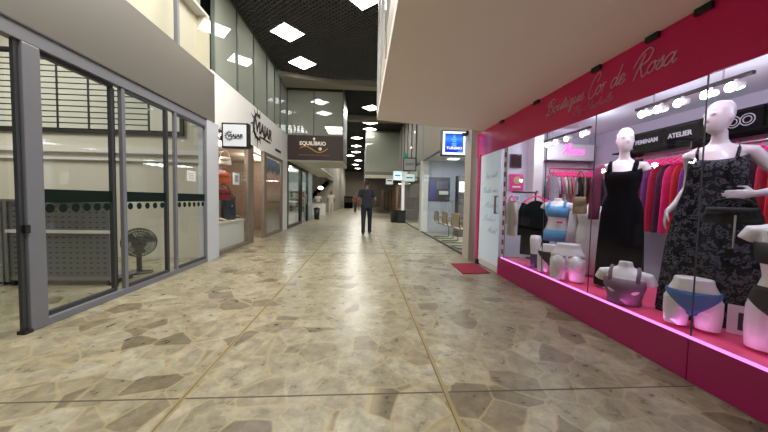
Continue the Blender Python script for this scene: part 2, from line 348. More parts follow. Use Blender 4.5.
# ceiling: dark void above an open-cell diagonal lattice
mb = MB().box(-9, -4, 5.95, 7, 11.4, 6.0).box(-3.2, 11.0, 5.56, 6, 52, 5.62)
cl = struct('ceiling', mb, DARKC)
lat = MB(); A = math.radians(49); d1 = Vector((math.cos(A), math.sin(A), 0)); d2 = Vector((-d1.y, d1.x, 0))
def clip(p, d, x0, x1, y0, y1):
    t0, t1 = -50, 50
    for a, lo, hi in ((0,x0,x1),(1,y0,y1)):
        if abs(d[a]) < 1e-9: continue
        ta, tb = (lo-p[a])/d[a], (hi-p[a])/d[a]
        t0 = max(t0, min(ta,tb)); t1 = min(t1, max(ta,tb))
    return t0, t1
for dd, nn in ((d1, d2), (d2, d1)):
    for k in range(-140, 140):
        p = Vector((-.3, 4.5, 0)) + nn*(k*.1)
        t0, t1 = clip(p, dd, -2.94, 2.2, -2, 10.7)
        if t1 - t0 < .1: continue
        a, b = p + dd*t0, p + dd*t1; w = nn*.008
        lat.add([a-w+Vector((0,0,5.5)), b-w+Vector((0,0,5.5)), b+w+Vector((0,0,5.5)), a+w+Vector((0,0,5.5)),
                 a-w+Vector((0,0,5.54)), b-w+Vector((0,0,5.54)), b+w+Vector((0,0,5.54)), a+w+Vector((0,0,5.54))],
                [(0,3,2,1),(4,5,6,7),(0,1,5,4),(1,2,6,5),(2,3,7,6),(3,0,4,7)])
lat.build('ceiling_lattice', LATTICE, cl)

# beams across the ceiling
mb = MB()
pl = [(-2.95,10.05),(-2.86,10.17),(-.91,10.78),(.39,10.87),(2.3,10.95)]
mb.prism(pl + [(2.3,11.25),(-2.95,11.25)], lambda u,v,w: (u,v,w), 5.36, 5.56)
struct('trim_7', mb, pbr('beam_beige', srgb(150,145,132), .6))
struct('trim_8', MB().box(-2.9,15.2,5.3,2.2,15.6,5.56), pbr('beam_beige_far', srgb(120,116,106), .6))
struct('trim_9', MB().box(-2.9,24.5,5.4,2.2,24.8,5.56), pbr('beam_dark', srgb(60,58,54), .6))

# mezzanine slab on the right with its soffit
SL = [(.21,-3),(2.26,-3),(2.26,5.36),(.21,4.84)]
struct('ceiling_soffit', MB().prism(SL, lambda u,v,w: (u,v,w), 2.52, 2.62), SOFFIT)
mz = setting('wall_mezzanine')
MB().prism([(.21,-3),(.25,-3),(.25,4.85),(.21,4.84)], lambda u,v,w: (u,v,w), 2.62, 2.9).build('edge_band', pbr('mezz_edge', srgb(176,166,150), .5), mz)
MB().quad((.225,-3,2.9),(.225,4.83,2.9),(.225,4.83,5.5),(.225,-3,5.5)).build('balustrade_glass', glassmat('mezz_glass', (.8,.8,.76), .12, .5, solid=.55, scol=srgb(176,168,150)), mz)
for y in (4.82, 3.9, 2.95, 1.9):
    MB().box(.2, y-.02, 2.62, .24, y+.02, 5.5).build('mullion', METAL, mz)
MB().box(.5,-3,2.62,.6,4.9,5.5).build('inner_wall', CREAM, mz)
MB().prism([(.25,4.85),(2.24,5.34),(2.24,5.30),(.25,4.80)], lambda u,v,w: (u,v,w), 2.62, 5.5).build('end_wall', CREAM, mz)

# ------------------------------------------------------------------ left glazed hall
XL = -2.84
struct('trim_fascia_left', MB().box(-3.0,-3,2.6,XL+.005,5.74,3.5), BEIGE)
wl = struct('wall_left', MB().box(-2.99,5.46,0,XL,5.68,2.6).box(-3.0,5.68,0,-2.86,5.92,2.6), pbr('pilaster_white', srgb(196,198,206), .5))
struct('wall_hall_end', MB().box(-9,5.8,0,-3.0,5.9,4.6), CREAM)
struct('wall_hall_back', MB().box(-9.1,-3,0,-9,5.9,4.6), CREAM)
struct('ceiling_hall', MB().box(-9,-3,4.6,-3.0,5.9,4.65), WHITE)

BAND = pbr('green_film', srgb(2,20,16), .6, spec=.2); DOT = pbr('green_dot_film', srgb(4,24,20), .6, spec=.2)
fnL = mapfn((XL,0,0), '+x')
def bar(y0, z0, y1, z1, d=.03, mat=GREYF, par=None, name='frame', x=XL):
    return MB().box(x-d, y0, z0, x+d, y1, z1).build(name, mat, par, bevel=.004)
def frame_rect(y0, y1, z0, z1, w, d, x=XL, bottom=None):
    b = bottom or w
    return MB().box(x-d,y0,z0,x+d,y0+w,z1).box(x-d,y1-w,z0,x+d,y1,z1).box(x-d,y0+w,z0,x+d,y1-w,z0+b).box(x-d,y0+w,z1-w,x+d,y1-w,z1)
def film(par, y0, y1, x):
    f = mapfn((x,0,0), '+x')
    MB().prism([(y0,1.115),(y1,1.115),(y1,1.24),(y0,1.24)], f, -.001, .001).build('green_band', BAND, par)
    k = int((y1-y0)/.118)
    for i in range(k):
        MB().disc(f, y0 + (i+.5)*(y1-y0)/k, 1.062, .042, 0).build('green_dot', DOT, par)
# head track and sill of the whole opening
h = setting('trim_door_head'); MB().box(XL-.09,-3,2.46,XL,5.46,2.6).build('head_track', GREYF, h, bevel=.005); MB().box(XL-.05,-3,2.585,XL+.012,5.46,2.6).build('shadow_gap', GREYD, h)
h = setting('trim_sill'); MB().box(XL-.08,2.76,0,XL,5.46,.07).build('sill_track', GREYF, h, bevel=.005)
p = setting('trim_post'); MB().box(XL-.06,2.625,0,XL,2.765,2.46).build('post', GREYF, p, bevel=.006)
MB().box(XL-.05,2.585,0,XL-.02,2.615,2.46).build('post', GREYD, p); MB().box(XL-.06,2.57,0,XL+.01,2.63,.03).build('floor_pivot', BLACK, p); MB().box(XL-.02,2.60,.86,XL+.012,2.635,.93).build('latch', BLACK, p)
# three panels
def panel(name, y0, y1, w0, dx=0, lm=GREYF, rm=GREYF):
    d = setting(name); x = XL + dx; k = name.split('_')[0]
    MB().box(x-.022,y0,.07,x+.022,y0+w0,2.46).build(k + '_stile', lm, d, bevel=.003); MB().box(x-.022,y1-w0,.07,x+.022,y1,2.46).build(k + '_stile', rm, d, bevel=.003)
    MB().box(x-.022,y0+w0,.07,x+.022,y1-w0,.11).build(k + '_rail', GREYD, d); MB().box(x-.022,y0+w0,2.42,x+.022,y1-w0,2.46).build(k + '_rail', GREYD, d)
    MB().quad((x,y0+w0,.11),(x,y1-w0,.11),(x,y1-w0,2.42),(x,y0+w0,2.42)).build(k + '_pane', GLASS, d)
    film(d, y0+w0, y1-w0, x+.004)
    return d
panel('door_1', 2.765, 3.55, .035, -.06, GREYD, GREYD)
panel('door_2', 3.625, 4.43, .05, -.03, GREYF, GREYD)
panel('window_1', 4.575, 5.46, .05, -.025)
dd = setting('door_3'); MB().quad((XL-.09,1.2,.05),(XL-.09,2.58,.05),(XL-.09,2.58,2.46),(XL-.09,1.2,2.46)).build('door_pane', GLASS, dd)
MB().box(XL-.1,3.60,.1,XL-.085,3.62,2.44).build('door_stile', GREYD, dd); MB().box(XL-.1,4.50,.1,XL-.085,4.52,2.44).build('door_stile', GREYD, dd)
MB().quad((XL-.092,3.56,.1),(XL-.092,4.52,.1),(XL-.092,4.52,2.44),(XL-.092,3.56,2.44)).build('sliding_pane', GLASS, dd)
# small white notice on the last pane
ns = thing('paper_notice', 'small white square notice stuck on the last glass panel of the grey doors', 'notice', (XL-.015,5.02,1.52))
MB().box(-.001,-.14,-.07,.001,.10,.10).build('sheet', WHITE, ns)
g_ = pbr('print_grey', srgb(150,160,165), .7)
mb = MB()
for i in range(4): mb.box(.001,-.10,-.04+i*.03,.002,.06,-.03+i*.03)
mb.build('printed_lines', g_, ns)

# directory board on the hall's end wall
BOARDF = pbr('board_black', srgb(18,18,18), .5); SLAT = pbr('board_slat', srgb(214,214,200), .5)
bd = thing('directory_board', 'wide black framed board of cream name slats on the hall wall behind grey doors', 'board', (0,5.78,0))
MB().box(-8.2,-.03,2.335,-3.42,.0,2.40).box(-8.2,-.03,3.78,-3.35,0,3.84).box(-3.47,-.03,2.4,-3.42,0,3.78).build('frame', BOARDF, bd)
MB().box(-8.2,-.012,2.4,-3.47,0,3.78).build('backing', BOARDF, bd)
xs = [-8.2,-7.3,-6.75,-6.2,-5.64,-5.1,-4.57,-4.04,-3.47]
for a, b in zip(xs, xs[1:]):
    n = 13 if b < -3.6 else 1
    for i in range(n):
        z0 = 2.42 + i*1.34/n
        if n == 1:
            MB().box(a+.02,-.03,z0,b-.02,-.012,z0+1.3).build('slat_panel', SLAT, bd)
        else:
            MB().box(a+.02,-.03,z0,b-.02,-.012,z0+1.34/n-.022).build('slat', SLAT, bd)
    MB().box(b-.018,-.034,2.4,b+.018,-.012,3.8).build('divider', BOARDF, bd)
wr = struct('trim_conduit_1', MB().box(-9,5.72,1.98,-3.05,5.8,2.06), WHITE)
struct('trim_conduit_2', MB().box(-9,5.74,1.84,-3.05,5.8,1.88), WHITE)

mb = MB(); fnb = mapfn((-3.75,5.75,2.7), '-y')
mb.prism([(-.12,-.06),(0,.1),(.12,-.06),(.08,-.06),(0,.05),(-.08,-.06)], fnb, 0, .004)
mb.build('chevron_mark', BOARDF, bd)
# perforated steel shelving units
PERF = perf_mat(); STEEL = pbr('grey_steel', srgb(140,142,142), .4, .4)
def shelving(x0, x1, label):
    t = thing('perforated_shelving', label, 'shelving unit', ((x0+x1)/2,3.97,0), 0, 'perforated steel units in the hall'); w = (x1-x0)/2
    MB().box(-w,0,.73,w,.02,1.09).build('perforated_panel', PERF, t); MB().box(-w,0,.12,w,.02,.69).build('perforated_panel', PERF, t)
    MB().box(-w,-.02,.69,w,.03,.73).build('rail', WHITE, t); MB().box(-w,-.02,1.09,w,.03,1.12).build('rail', STEEL, t)
    MB().box(-w,0,.07,w,.4,.12).build('base_shelf', STEEL, t)
    for s in (-1, 1):
        MB().box(s*w-.02,-.015,.05,s*w+.02,.035,1.12).build('upright', STEEL, t)
        MB().box(s*(w-.05)-.02,.0,.0,s*(w-.05)+.02,.38,.07).build('foot', BLACK, t)
shelving(-4.55, -3.28, 'grey perforated steel shelving unit seen through the first sliding door')
shelving(-6.1, -4.62, 'grey perforated steel shelving unit behind the leftmost open pane')
# black floor fan
fan = thing('floor_fan', 'black round floor fan with wire grille standing behind the glass doors', 'fan', (-3.42,4.62,0), math.radians(40))
MB().rings([(0,0,.02,.17,.14),(.02,0,.02,.17,.14),(.035,0,.02,.09,.07)], 20).build('base', BLACK, fan, smooth=True)
MB().tube([(0,.05,.03),(0,.06,.25),(0,.05,.46)], .035).build('stand', BLACK, fan, smooth=True)
MB().tube([(0,-.02,.48),(0,.12,.48)], [.1,.07], 14).build('motor', BLACK, fan, smooth=True)
g = MB()
for R, y in ((.215,-.06),(.2,-.078),(.182,-.09),(.162,-.098),(.142,-.103),(.122,-.108),(.1,-.11),(.08,-.113),(.055,-.115),(.03,-.116),(.215,.0),(.2,.04),(.16,.05),(.12,.06)):
    g.tube([(R*math.cos(a*PI/18), y, .48 + R*math.sin(a*PI/18)) for a in range(37)], .005, 5)
for k in range(30):
    a = k*PI/15; g.tube([(.03*math.cos(a),-.115,.48+.03*math.sin(a)),(.15*math.cos(a),-.1,.48+.15*math.sin(a)),(.215*math.cos(a),-.06,.48+.215*math.sin(a)),(.2*math.cos(a),.04,.48+.2*math.sin(a)),(.06*math.cos(a),.07,.48+.06*math.sin(a))], .003, 4)
g.build('grille', BLACK, fan)
for k in range(3):
    b = MB(); a0 = k*2*PI/3; r = []
    for j in range(6):
        a = a0 + j*.2; r.append([(.03*math.cos(a),-.03+.01*j,.48+.03*math.sin(a)), (.18*math.cos(a),-.06+.02*j,.48+.18*math.sin(a))])
    b.loft(r, cap=False, closed=False); b.build('blade', pbr('fan_blade', srgb(36,36,38), .4), fan, smooth=True)

# upper-level glazing above the left fascia
XU = -2.95
def upper_window(name, y0, y1, z0, z1, glass, fm=GREYF):
    w = setting(name)
    MB().quad((XU,y0,z0),(XU,y1,z0),(XU,y1,z1),(XU,y0,z1)).build('window_pane', glass, w)
    MB().box(XU-.03,y0,z0,XU+.03,y0+.05,z1).box(XU-.03,y0+.05,z0,XU+.03,y1,z0+.03).box(XU-.03,y0+.05,z1-.05,XU+.03,y1,z1).build('window_frame', fm, w)
    return w
ys = [-2.6,-.8,.8,2.2,3.6,4.8,5.9]
for i, (a, b) in enumerate(zip(ys, ys[1:])): upper_window('window_%d' % (i+2), a, b, 3.5, 5.5, GLASSC)
ys = [5.9,6.95,7.95,9.0,9.75,10.4,11.3]
GREENF = pbr('green_grey_frame', srgb(84,92,86), .4, .3)
for i, (a, b) in enumerate(zip(ys, ys[1:])): upper_window('window_%d' % (i+8), a, b, 3.6, 5.5, GLASSG, GREENF)
struct('wall_upper_left', MB().box(-3.22,-3,3.52,-3.18,5.92,5.9), pbr('upper_blind', srgb(200,195,178), .7, vary=.03, scale=1, emit=.05, ecol=srgb(206,196,170)))  # backing wall; faint emission stands in for light in the upper room
struct('wall_upper_dark', MB().box(-3.9,5.93,3.55,-3.8,11.3,5.5), pbr('dark_upper', srgb(70,78,72), .7))

# ------------------------------------------------------------------ travel-goods shop on the left
wf = setting('wall_shop_fascia'); MB().box(-3.3,5.76,2.55,-2.9,11.25,3.6).build('white_fascia', pbr('bright_white_fascia', srgb(246,245,242), .5), wf)
INK = pbr('black_lettering', srgb(14,14,15), .5)
lg = thing('lettering_sign', 'black shop name with a brush-stroke sun on the white left fascia', 'sign', (0,0,0))
def logo(parent, org, face, s, mat):
    fn = mapfn(org, face); mb = MB(); rnd = random.Random(3)
    # brush-stroke sun: broken ring with pointed rays
    arc = [(.27*s*math.cos(math.radians(a)) + .02*s*math.sin(a*.4), .27*s*math.sin(math.radians(a))) for a in range(62, 300, 14)]
    mb.tube([fn(u, v, .002) for u, v in arc], [s*(.018 + .016*abs(math.sin(i*1.7))) for i in range(len(arc))], 5)
    for k in range(9):
        a = math.radians(64 + k*28.5); L0 = .27; L1 = .40 + .1*rnd.random(); da = .12
        mb.prism([(s*L0*math.cos(a-da), s*L0*math.sin(a-da)), (s*L1*math.cos(a+.08), s*L1*math.sin(a+.08)), (s*L0*math.cos(a+da), s*L0*math.sin(a+da)), (s*.22*math.cos(a), s*.22*math.sin(a))], fn, .001, .004)
    mb.build('sun_emblem', mat, parent)
    o2 = fn(-.16*s, -.12*s, 0)
    text('lettering', 'VIAJAR', s*.36, mat, o2, face, parent, bold=s*.016, shear=.1, wscale=1.05)
    MB().prism([(.1*s,-.22*s),(.92*s,-.22*s),(.92*s,-.18*s),(.1*s,-.18*s)], fn, .001, .004).build('underline', mat, parent)
logo(lg, (-2.895,8.15,3.12), '+x', 1.18, INK)
MB().box(-2.895,9.72,2.74,-2.89,10.35,2.82).build('small_lettering_strip', INK, lg)
sb = thing('hanging_box_sign', 'square white box sign with black rim hanging from the white pilaster', 'sign', (-2.58,6.0,2.42))
MB().box(-.26,0,-.24,.26,.14,.26).build('box', BLACK, sb, bevel=.01)
MB().box(-.225,-.006,-.205,.225,.0,.225).build('face_panel', pbr('sign_face', srgb(206,210,214), .4, emit=.25, ecol=srgb(206,210,214)), sb)
logo(sb, (-.1,-.01,.0), '-y', .26, INK)
MB().tube([(-.26,.07,-.05),(-.29,.07,-.05)], .02).tube([(-.285,.07,-.09),(-.285,.07,0)], .03).build('wall_bracket', BLACK, sb)

# shop front: window, door gap, poster door
sf = setting('window_14')
MB().box(-3.0,5.94,0,-2.9,6.0,2.55).box(-3.0,7.5,0,-2.9,7.86,2.55).box(-3.0,6.0,0,-2.9,7.5,.08).box(-3.0,6.0,2.49,-2.9,7.86,2.55).build('window_frame', WOOD, sf)
MB().quad((-2.92,6.0,.08),(-2.92,7.5,.08),(-2.92,7.5,2.5),(-2.92,6.0,2.5)).build('window_pane', GLASS, sf)
sd = setting('door_4')
MB().box(-3.0,8.68,0,-2.9,8.9,2.55).box(-3.0,10.5,0,-2.9,10.62,2.55).box(-3.0,8.9,2.45,-2.9,10.5,2.55).box(-3.0,8.9,0,-2.9,10.5,.1).box(-3.0,8.9,1.02,-2.94,10.5,1.08).build('door_frame', WOOD, sd)
MB().quad((-2.94,8.9,.1),(-2.94,10.5,.1),(-2.94,10.5,2.45),(-2.94,8.9,2.45)).build('door_pane', GLASS, sd)
struct('trim_end_post', MB().box(-3.1,10.64,0,-2.9,11.25,2.55), WHITE)
pm = zramp_mat('poster_scene', [(0,srgb(150,150,140)),(.2,srgb(120,108,92)),(.42,srgb(168,140,104)),(.52,srgb(206,176,150)),(.66,srgb(196,140,126)),(.78,srgb(226,186,174)),(.84,srgb(90,90,70)),(.9,srgb(96,126,176)),(1,srgb(140,170,212))], .1, 2.45, .5, .22)
po = thing('window_poster', 'tall printed poster with blue sky and pink figure inside the wooden shop door', 'poster', (-2.96,9.7,0))
MB().box(-.005,-.78,.12,.005,.78,2.42).build('sheet', pm, po)
# interior
struct('wall_shop_back', MB().box(-5.4,5.95,0,-5.3,11.2,2.55), WOODH)
struct('wall_shop_side', MB().box(-5.3,7.9,0,-4.4,8.0,2.55).box(-5.3,11.2,0,-3.1,11.3,2.55), WOODH)
struct('wall_shop_near', MB().box(-5.3,5.86,0,-3.02,5.92,2.55), pbr('shop_near', srgb(150,124,100), .6))
struct('ceiling_shop', MB().box(-5.4,5.95,2.5,-3.3,11.25,2.55), pbr('shop_ceil', srgb(190,170,150), .6))
mb = MB()
for i in range(8): mb.box(-5.28,6.0,.3+i*.28,-5.24,7.88,.5+i*.28)
struct('trim_plank_wall', mb, WOODH)
dp = thing('display_plinth', 'low white display plinth inside the window of the wooden shop', 'plinth', (-3.28,6.85,0))
MB().box(-.26,-.66,.08,.28,.62,.62).build('body', pbr('plinth_white', srgb(206,206,200), .5), dp, bevel=.006); MB().box(-.28,-.68,.62,.3,.64,.65).build('top', pbr('plinth_top', srgb(196,188,170), .5), dp); MB().box(-.24,-.64,0,.26,.60,.08).build('kick', GREYD, dp)
# handbags hung in the window
def handbag(name, label, loc, col, w=.28, hh=.24, dd=.12, rz=0, cat='bag', group=None, strap=.22):
    t = thing(name, label, cat, loc, rz, group); m = pbr(name+'_leather', col, .5, vary=.12, scale=14, spec=.25)
    MB().rings([(0,0,0,w*.5,dd*.5),(.02,0,0,w*.54,dd*.55),(hh*.5,0,0,w*.52,dd*.5),(hh*.92,0,0,w*.44,dd*.3),(hh,0,0,w*.42,dd*.2)], 16).build('body', m, t, smooth=True)
    MB().rings([(hh*.55,0,-.01,w*.47,dd*.5),(hh*.98,0,-.005,w*.46,dd*.32),(hh*1.03,0,0,w*.42,dd*.22)], 16).build('flap', m, t, smooth=True)
    MB().tube(cr_spline([(-w*.36,0,hh),(-w*.3,0,hh+strap*.7),(0,0,hh+strap),(w*.3,0,hh+strap*.7),(w*.36,0,hh)], 5), .009, 6).build('strap', m, t, smooth=True)
    MB().box(-.02,-dd*.53,hh*.55,.02,-dd*.47,hh*.68).build('clasp', METAL, t)
    return t
SBG = 'bags hanging in the wooden shop window'
pole = thing('bag_stand', 'dark metal display stand holding bags in the wooden shop window', 'stand', (-3.34,6.72,.655))
MB().rings([(0,0,0,.12,.12),(.02,0,0,.12,.12)],16).build('base', BLACK, pole); MB().tube([(0,0,.02),(0,0,1.62)], .014).build('pole', BLACK, pole)
for z in (.5,.86,1.25): MB().tube([(0,0,z+.28),(.2,0,z+.3)], .008).build('hook', METAL, pole)
handbag('hanging_handbag', 'orange and white handbag hanging high on the window stand', (-3.14,6.72,1.5), srgb(206,104,70), rz=.5, group=SBG, strap=.13)
handbag('hanging_handbag', 'dark red handbag hanging mid-height on the window stand', (-3.14,6.72,1.125), srgb(140,40,48), rz=.4, group=SBG, strap=.11)
handbag('hanging_handbag', 'white handbag hanging at the top of the window stand', (-3.14,6.8,1.92), srgb(220,210,200), w=.24, hh=.18, rz=.4, group=SBG, strap=.14)
handbag('backpack', 'dark blue bag standing on the white plinth in the wooden shop window', (-3.22,7.14,.655), srgb(44,54,70), .34, .52, .2, 1.2, 'bag', strap=.1)
def shoe(label, loc, rz, col, grp=None):
    t = thing('shoe', label, 'shoe', loc, rz, grp); m = pbr('shoe_m', col, .5)
    MB().loft([[(x, y*.045*wd, .015 + z) for x, z in ((0,0),)] for y in ()], cap=False) if False else None
    spec = [(-.12,.03,.02,.07),(-.10,.036,.015,.085),(-.04,.034,.012,.085),(.02,.036,.012,.06),(.08,.04,.012,.045),(.12,.03,.012,.03),(.135,.012,.015,.022)]
    R = [[(x, w*math.cos(2*PI*k/10), max(.012, .012 + hh*(.5+.5*math.sin(2*PI*k/10)))) for k in range(10)] for x, w, _, hh in spec]
    MB().loft(R).build('upper', m, t, smooth=True)
    R = [[(x, (w+.003)*math.cos(2*PI*k/10), z) for k in range(10)] for z in (0,.013) for x, w in ((0,0),)]
    pts = [(x, w+.003) for x, w, _, _ in spec]; poly = pts + [(x, -w) for x, w in reversed(pts)]
    MB().prism(poly, lambda u,v,w_: (u,v,w_), 0, .014).build('sole', pbr('shoe_sole', srgb(220,214,204), .6), t)
    return t
shoe('tan shoe at the near edge of the white plinth', (-3.16,6.46,.655), .4, srgb(150,110,80))
shoe('white shoe beside the tan one on the plinth', (-3.16,6.58,.655), .3, srgb(220,214,204))
shoe('brown shoe at the far end of the white plinth', (-3.16,7.4,.655), .2, srgb(110,74,54))
# two small backlit pictures
for yy, lab, cc in ((6.98,'small bluish framed print hung in the wooden shop window, nearer of the pair',srgb(150,160,190)), (7.74,'small bluish framed print hung beside a pink one in the wooden shop',srgb(176,190,214))):
    t = thing('framed_print', lab, 'picture', (-3.3,yy,1.66), 0, 'small prints hanging in the wooden shop window')
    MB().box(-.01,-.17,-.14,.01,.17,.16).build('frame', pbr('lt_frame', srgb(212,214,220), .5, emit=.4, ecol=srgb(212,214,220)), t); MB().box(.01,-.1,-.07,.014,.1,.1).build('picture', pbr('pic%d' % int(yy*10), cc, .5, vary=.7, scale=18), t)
t = thing('framed_print', 'small pink print hanging between the two bluish prints', 'picture', (-3.34,7.36,1.64), 0, 'small prints hanging in the wooden shop window')
MB().box(-.01,-.13,-.14,.01,.13,.14).build('frame', pbr('rose_frame', srgb(176,110,104), .5), t); MB().box(.01,-.1,-.1,.014,.1,.1).build('picture', pbr('rose_pic', srgb(206,150,140), .5, vary=.4, scale=20), t)
# glass shelf with wallets
sh = thing('display_shelf', 'wooden wall shelf behind the window of the wooden shop', 'shelf', (-3.8,7.98,1.2)); MB().box(-.2,-.5,0,.2,.45,.03).build('board', WOOD, sh); MB().box(-.2,-.5,-1.2,.2,-.47,0).box(-.2,.42,-1.2,.2,.45,0).build('side_support', WOOD, sh)
for i, c in enumerate((srgb(150,70,60), srgb(120,80,60), srgb(190,120,110), srgb(90,60,50))):
    handbag('small_handbag', ['dark red small bag at the near end of the wooden wall shelf','brown small bag second from the near end of the wall shelf','pink small bag third along the wooden wall shelf','dark brown small bag at the far end of the wall shelf'][i], (-3.74,7.62+i*.23,1.235), c, .17,.16,.09, PI/2, strap=.07)

# ------------------------------------------------------------------ block with the brown sign
bk = setting('wall_sign_block')
MB().box(-2.95,11.3,2.62,-.8,13.7,2.68).box(-2.95,13.7,2.62,-2.0,19.4,2.68).build('underside', pbr('underside_beige', srgb(186,180,164), .6), bk)
MB().box(-2.95,11.32,2.68,-.8,11.4,3.56).build('sign_backing', DWOOD, bk)
MB().box(-.86,11.4,2.68,-.8,13.7,5.5).build('side_panel', pbr('side_grey', srgb(96,98,94), .5), bk)
uw = setting('window_15')
MB().quad((-2.95,11.36,3.56),(-.8,11.36,3.56),(-.8,11.36,5.3),(-2.95,11.36,5.3)).build('window_pane', GLASSG, uw)
MB().box(-2.95,11.33,3.54,-.8,11.38,3.6).box(-1.95,11.33,3.6,-1.91,11.38,5.3).box(-.84,11.33,3.6,-.8,11.38,5.3).box(-2.95,11.33,3.6,-2.91,11.38,5.3).build('window_frame', GREENF, uw)
struct('wall_upper_back', MB().box(-2.95,11.8,3.56,-.86,11.86,5.5), pbr('upback', srgb(110,118,110), .7))
sg = thing('shop_sign', 'long dark brown sign board with golden wave above the left walkway', 'sign', (-1.9,11.3,3.17))
MB().box(-1.09,-.04,-.5,1.09,0,.43).build('board', DWOOD, sg)
CREAML = pbr('cream_letters', srgb(220,208,190), .5, emit=.5, ecol=srgb(220,208,190)); GOLD = pbr('gold_line', srgb(190,140,50), .35, .5, emit=.25, ecol=srgb(190,140,50))
text('lettering', 'EQUILÍBRIO', .2, CREAML, (-.55,-.045,.06), '-y', sg, bold=.004, wscale=.95)
MB().tube([(-.53 + i*.035, -.05, -.1 + .11*math.cos((i*.035-.2)*2*PI/1.05)) for i in range(31)], .018, 6).build('wave_line', GOLD, sg, smooth=True)
MB().ell((.23,-.06,-.08),(.06,.03,.06)).build('ball', CREAML, sg, smooth=True)
MB().ell((.0,-.06,.3),(.045,.03,.05)).build('accent_dot', CREAML, sg, smooth=True)
DIM = pbr('dim_letters', srgb(96,66,58), .5); MB().box(-.6,-.044,-.34,.6,-.04,-.29).build('faint_caption_strip', DIM, sg)

# glass shop under the block (left)
gs = setting('window_16')
MB().quad((-2.95,11.4,.1),(-2.95,13.6,.1),(-2.95,13.6,2.5),(-2.95,11.4,2.5)).build('window_pane', GLASS, gs)
MB().box(-3.0,11.35,0,-2.9,11.45,2.62).box(-3.0,13.6,0,-2.9,13.75,2.62).box(-3.0,11.45,0,-2.9,13.6,.12).box(-3.0,11.45,2.5,-2.9,13.6,2.62).build('window_frame', BLACK, gs)
gd = setting('door_5')
MB().box(-3.0,13.8,0,-2.9,13.95,2.62).box(-3.0,15.3,0,-2.9,15.5,2.62).box(-3.0,13.95,2.5,-2.9,15.3,2.62).build('door_frame', BLACK, gd)
MB().quad((-2.95,13.95,.05),(-2.95,15.3,.05),(-2.95,15.3,2.5),(-2.95,13.95,2.5)).build('door_pane', GLASS, gd)
MB().box(-2.9,14.95,.9,-2.86,14.99,1.4).build('door_handle', METAL, gd)
struct('wall_inner_left', MB().box(-5.6,11.4,0,-5.5,16.9,2.62).box(-5.6,16.9,0,-2.95,17.0,2.62), pbr('inner_pale', srgb(176,186,186), .6))
struct('ceiling_inner', MB().box(-5.6,11.4,2.55,-3.0,17,2.62), WHITE)
cs = thing('glass_counter', 'lit glass display counter inside the shop under the brown sign', 'counter', (-3.45,14.6,0))
MB().box(-.3,-.9,0,.3,.9,.45).build('base', WHITE, cs); MB().box(-.3,-.9,.45,.3,.9,1.0).build('glass_case', GLASS, cs); MB().box(-.31,-.91,1.0,.31,.91,1.03).build('top', WHITE, cs)
cs = thing('wall_shelving', 'pale wall shelving with warm goods inside the shop under the brown sign', 'shelving', (-3.9,16.7,0))
MB().box(-.75,-.19,0,.75,.19,.06).box(-.75,.16,0,.75,.19,2.1).build('carcass', WHITE, cs)
for k in range(4): MB().box(-.75,-.19,.4+k*.4,.75,.16,.43+k*.4).build('shelf', WHITE, cs)
for k in range(3):
    for j in range(4):
        c = [srgb(190,150,90), srgb(160,110,60), srgb(210,200,170), srgb(120,140,90)][(j+k) % 4]
        t = thing('goods_jar', '%s goods jar %s, %s shelf of the pale shelving' % (['amber','brown','cream','green'][(j+k) % 4], ['at the left','second from the left','third from the left','at the right'][j], ['lowest','second lowest','third'][k]), 'jar', (-4.4+j*.33, 16.62, .432+k*.4), 0, 'jars on the pale wall shelving')
        MB().rings([(0,0,0,.08,.08),(.22,0,0,.08,.08),(.26,0,0,.05,.05)],10).build('jar', pbr('jar', c, .4), t); MB().rings([(.26,0,0,.055,.055),(.3,0,0,.055,.055)],10).build('lid', BLACK, t)
# recess beyond: counter, stair, far walls
FW = pbr('far_beige', srgb(158,152,136), .6)
struct('wall_far_left', MB().box(-3.2,26.5,0,-2.7,44,5.56), FW)
struct('wall_recess', MB().box(-6.1,17.0,0,-6.0,26.5,5.5).box(-6.0,26.5,0,-3.2,26.6,5.5), FW)
struct('trim_lintel', MB().box(-3.1,17.4,2.75,-2.7,26.5,5.5), pbr('far_lintel', srgb(104,102,96), .6))
st = thing('staircase', 'dark open staircase rising in the recess behind the white counter', 'staircase', (-4.95,24.6,0))
mb = MB()
for k in range(13): mb.box(-.9+k*.22,-.5,k*.2+.14,-.62+k*.22,.5,k*.2+.19)
mb.build('steps', BLACKM, st)
for y in (-.55,.52): MB().prism([(-.9,0),(-.6,0),(2.0,2.45),(2.0,2.75)], lambda u,v,w: (u,w,v), y, y+.03).build('stringer', BLACKM, st)
MB().tube([(-.8,-.55,1.0),(1.9,-.55,3.5)], .03).build('handrail', METAL, st)
ct = thing('white_counter', 'white round-front counter in the recess beyond the brown sign', 'counter', (-3.35,21.3,0))
MB().rings([(0,0,0,.62,.35),(.92,0,0,.62,.35)], 24).build('body', WHITE, ct, smooth=False); MB().rings([(.92,0,0,.68,.4),(.98,0,0,.68,.4)], 24).build('top', pbr('ctop', srgb(120,110,104), .4), ct)
tb = thing('litter_bin', 'black litter bin on the floor beside the dark glass door', 'bin', (-2.62,16.6,0)); MB().rings([(0,0,0,.14,.14),(.6,0,0,.17,.17)],16).build('body', BLACK, tb, smooth=True); MB().rings([(.6,0,0,.18,.18),(.66,0,0,.16,.16),(.7,0,0,.06,.06)],16).build('lid', BLACK, tb, smooth=True)
lp = thing('hanging_globe_lamp', 'white globe lamp hanging over the white counter', 'lamp', (-3.0,20.6,1.95)); MB().ell((0,0,0),(.2,.2,.13)).build('globe', emis('globe', (1,.97,.92), 3), lp, smooth=True); MB().tube([(0,0,.13),(0,0,.8)], .01).build('cord', BLACK, lp)
struct('wall_end', MB().box(-4,46,0,8,46.2,5.56), pbr('end_wall', srgb(120,112,100), .7))
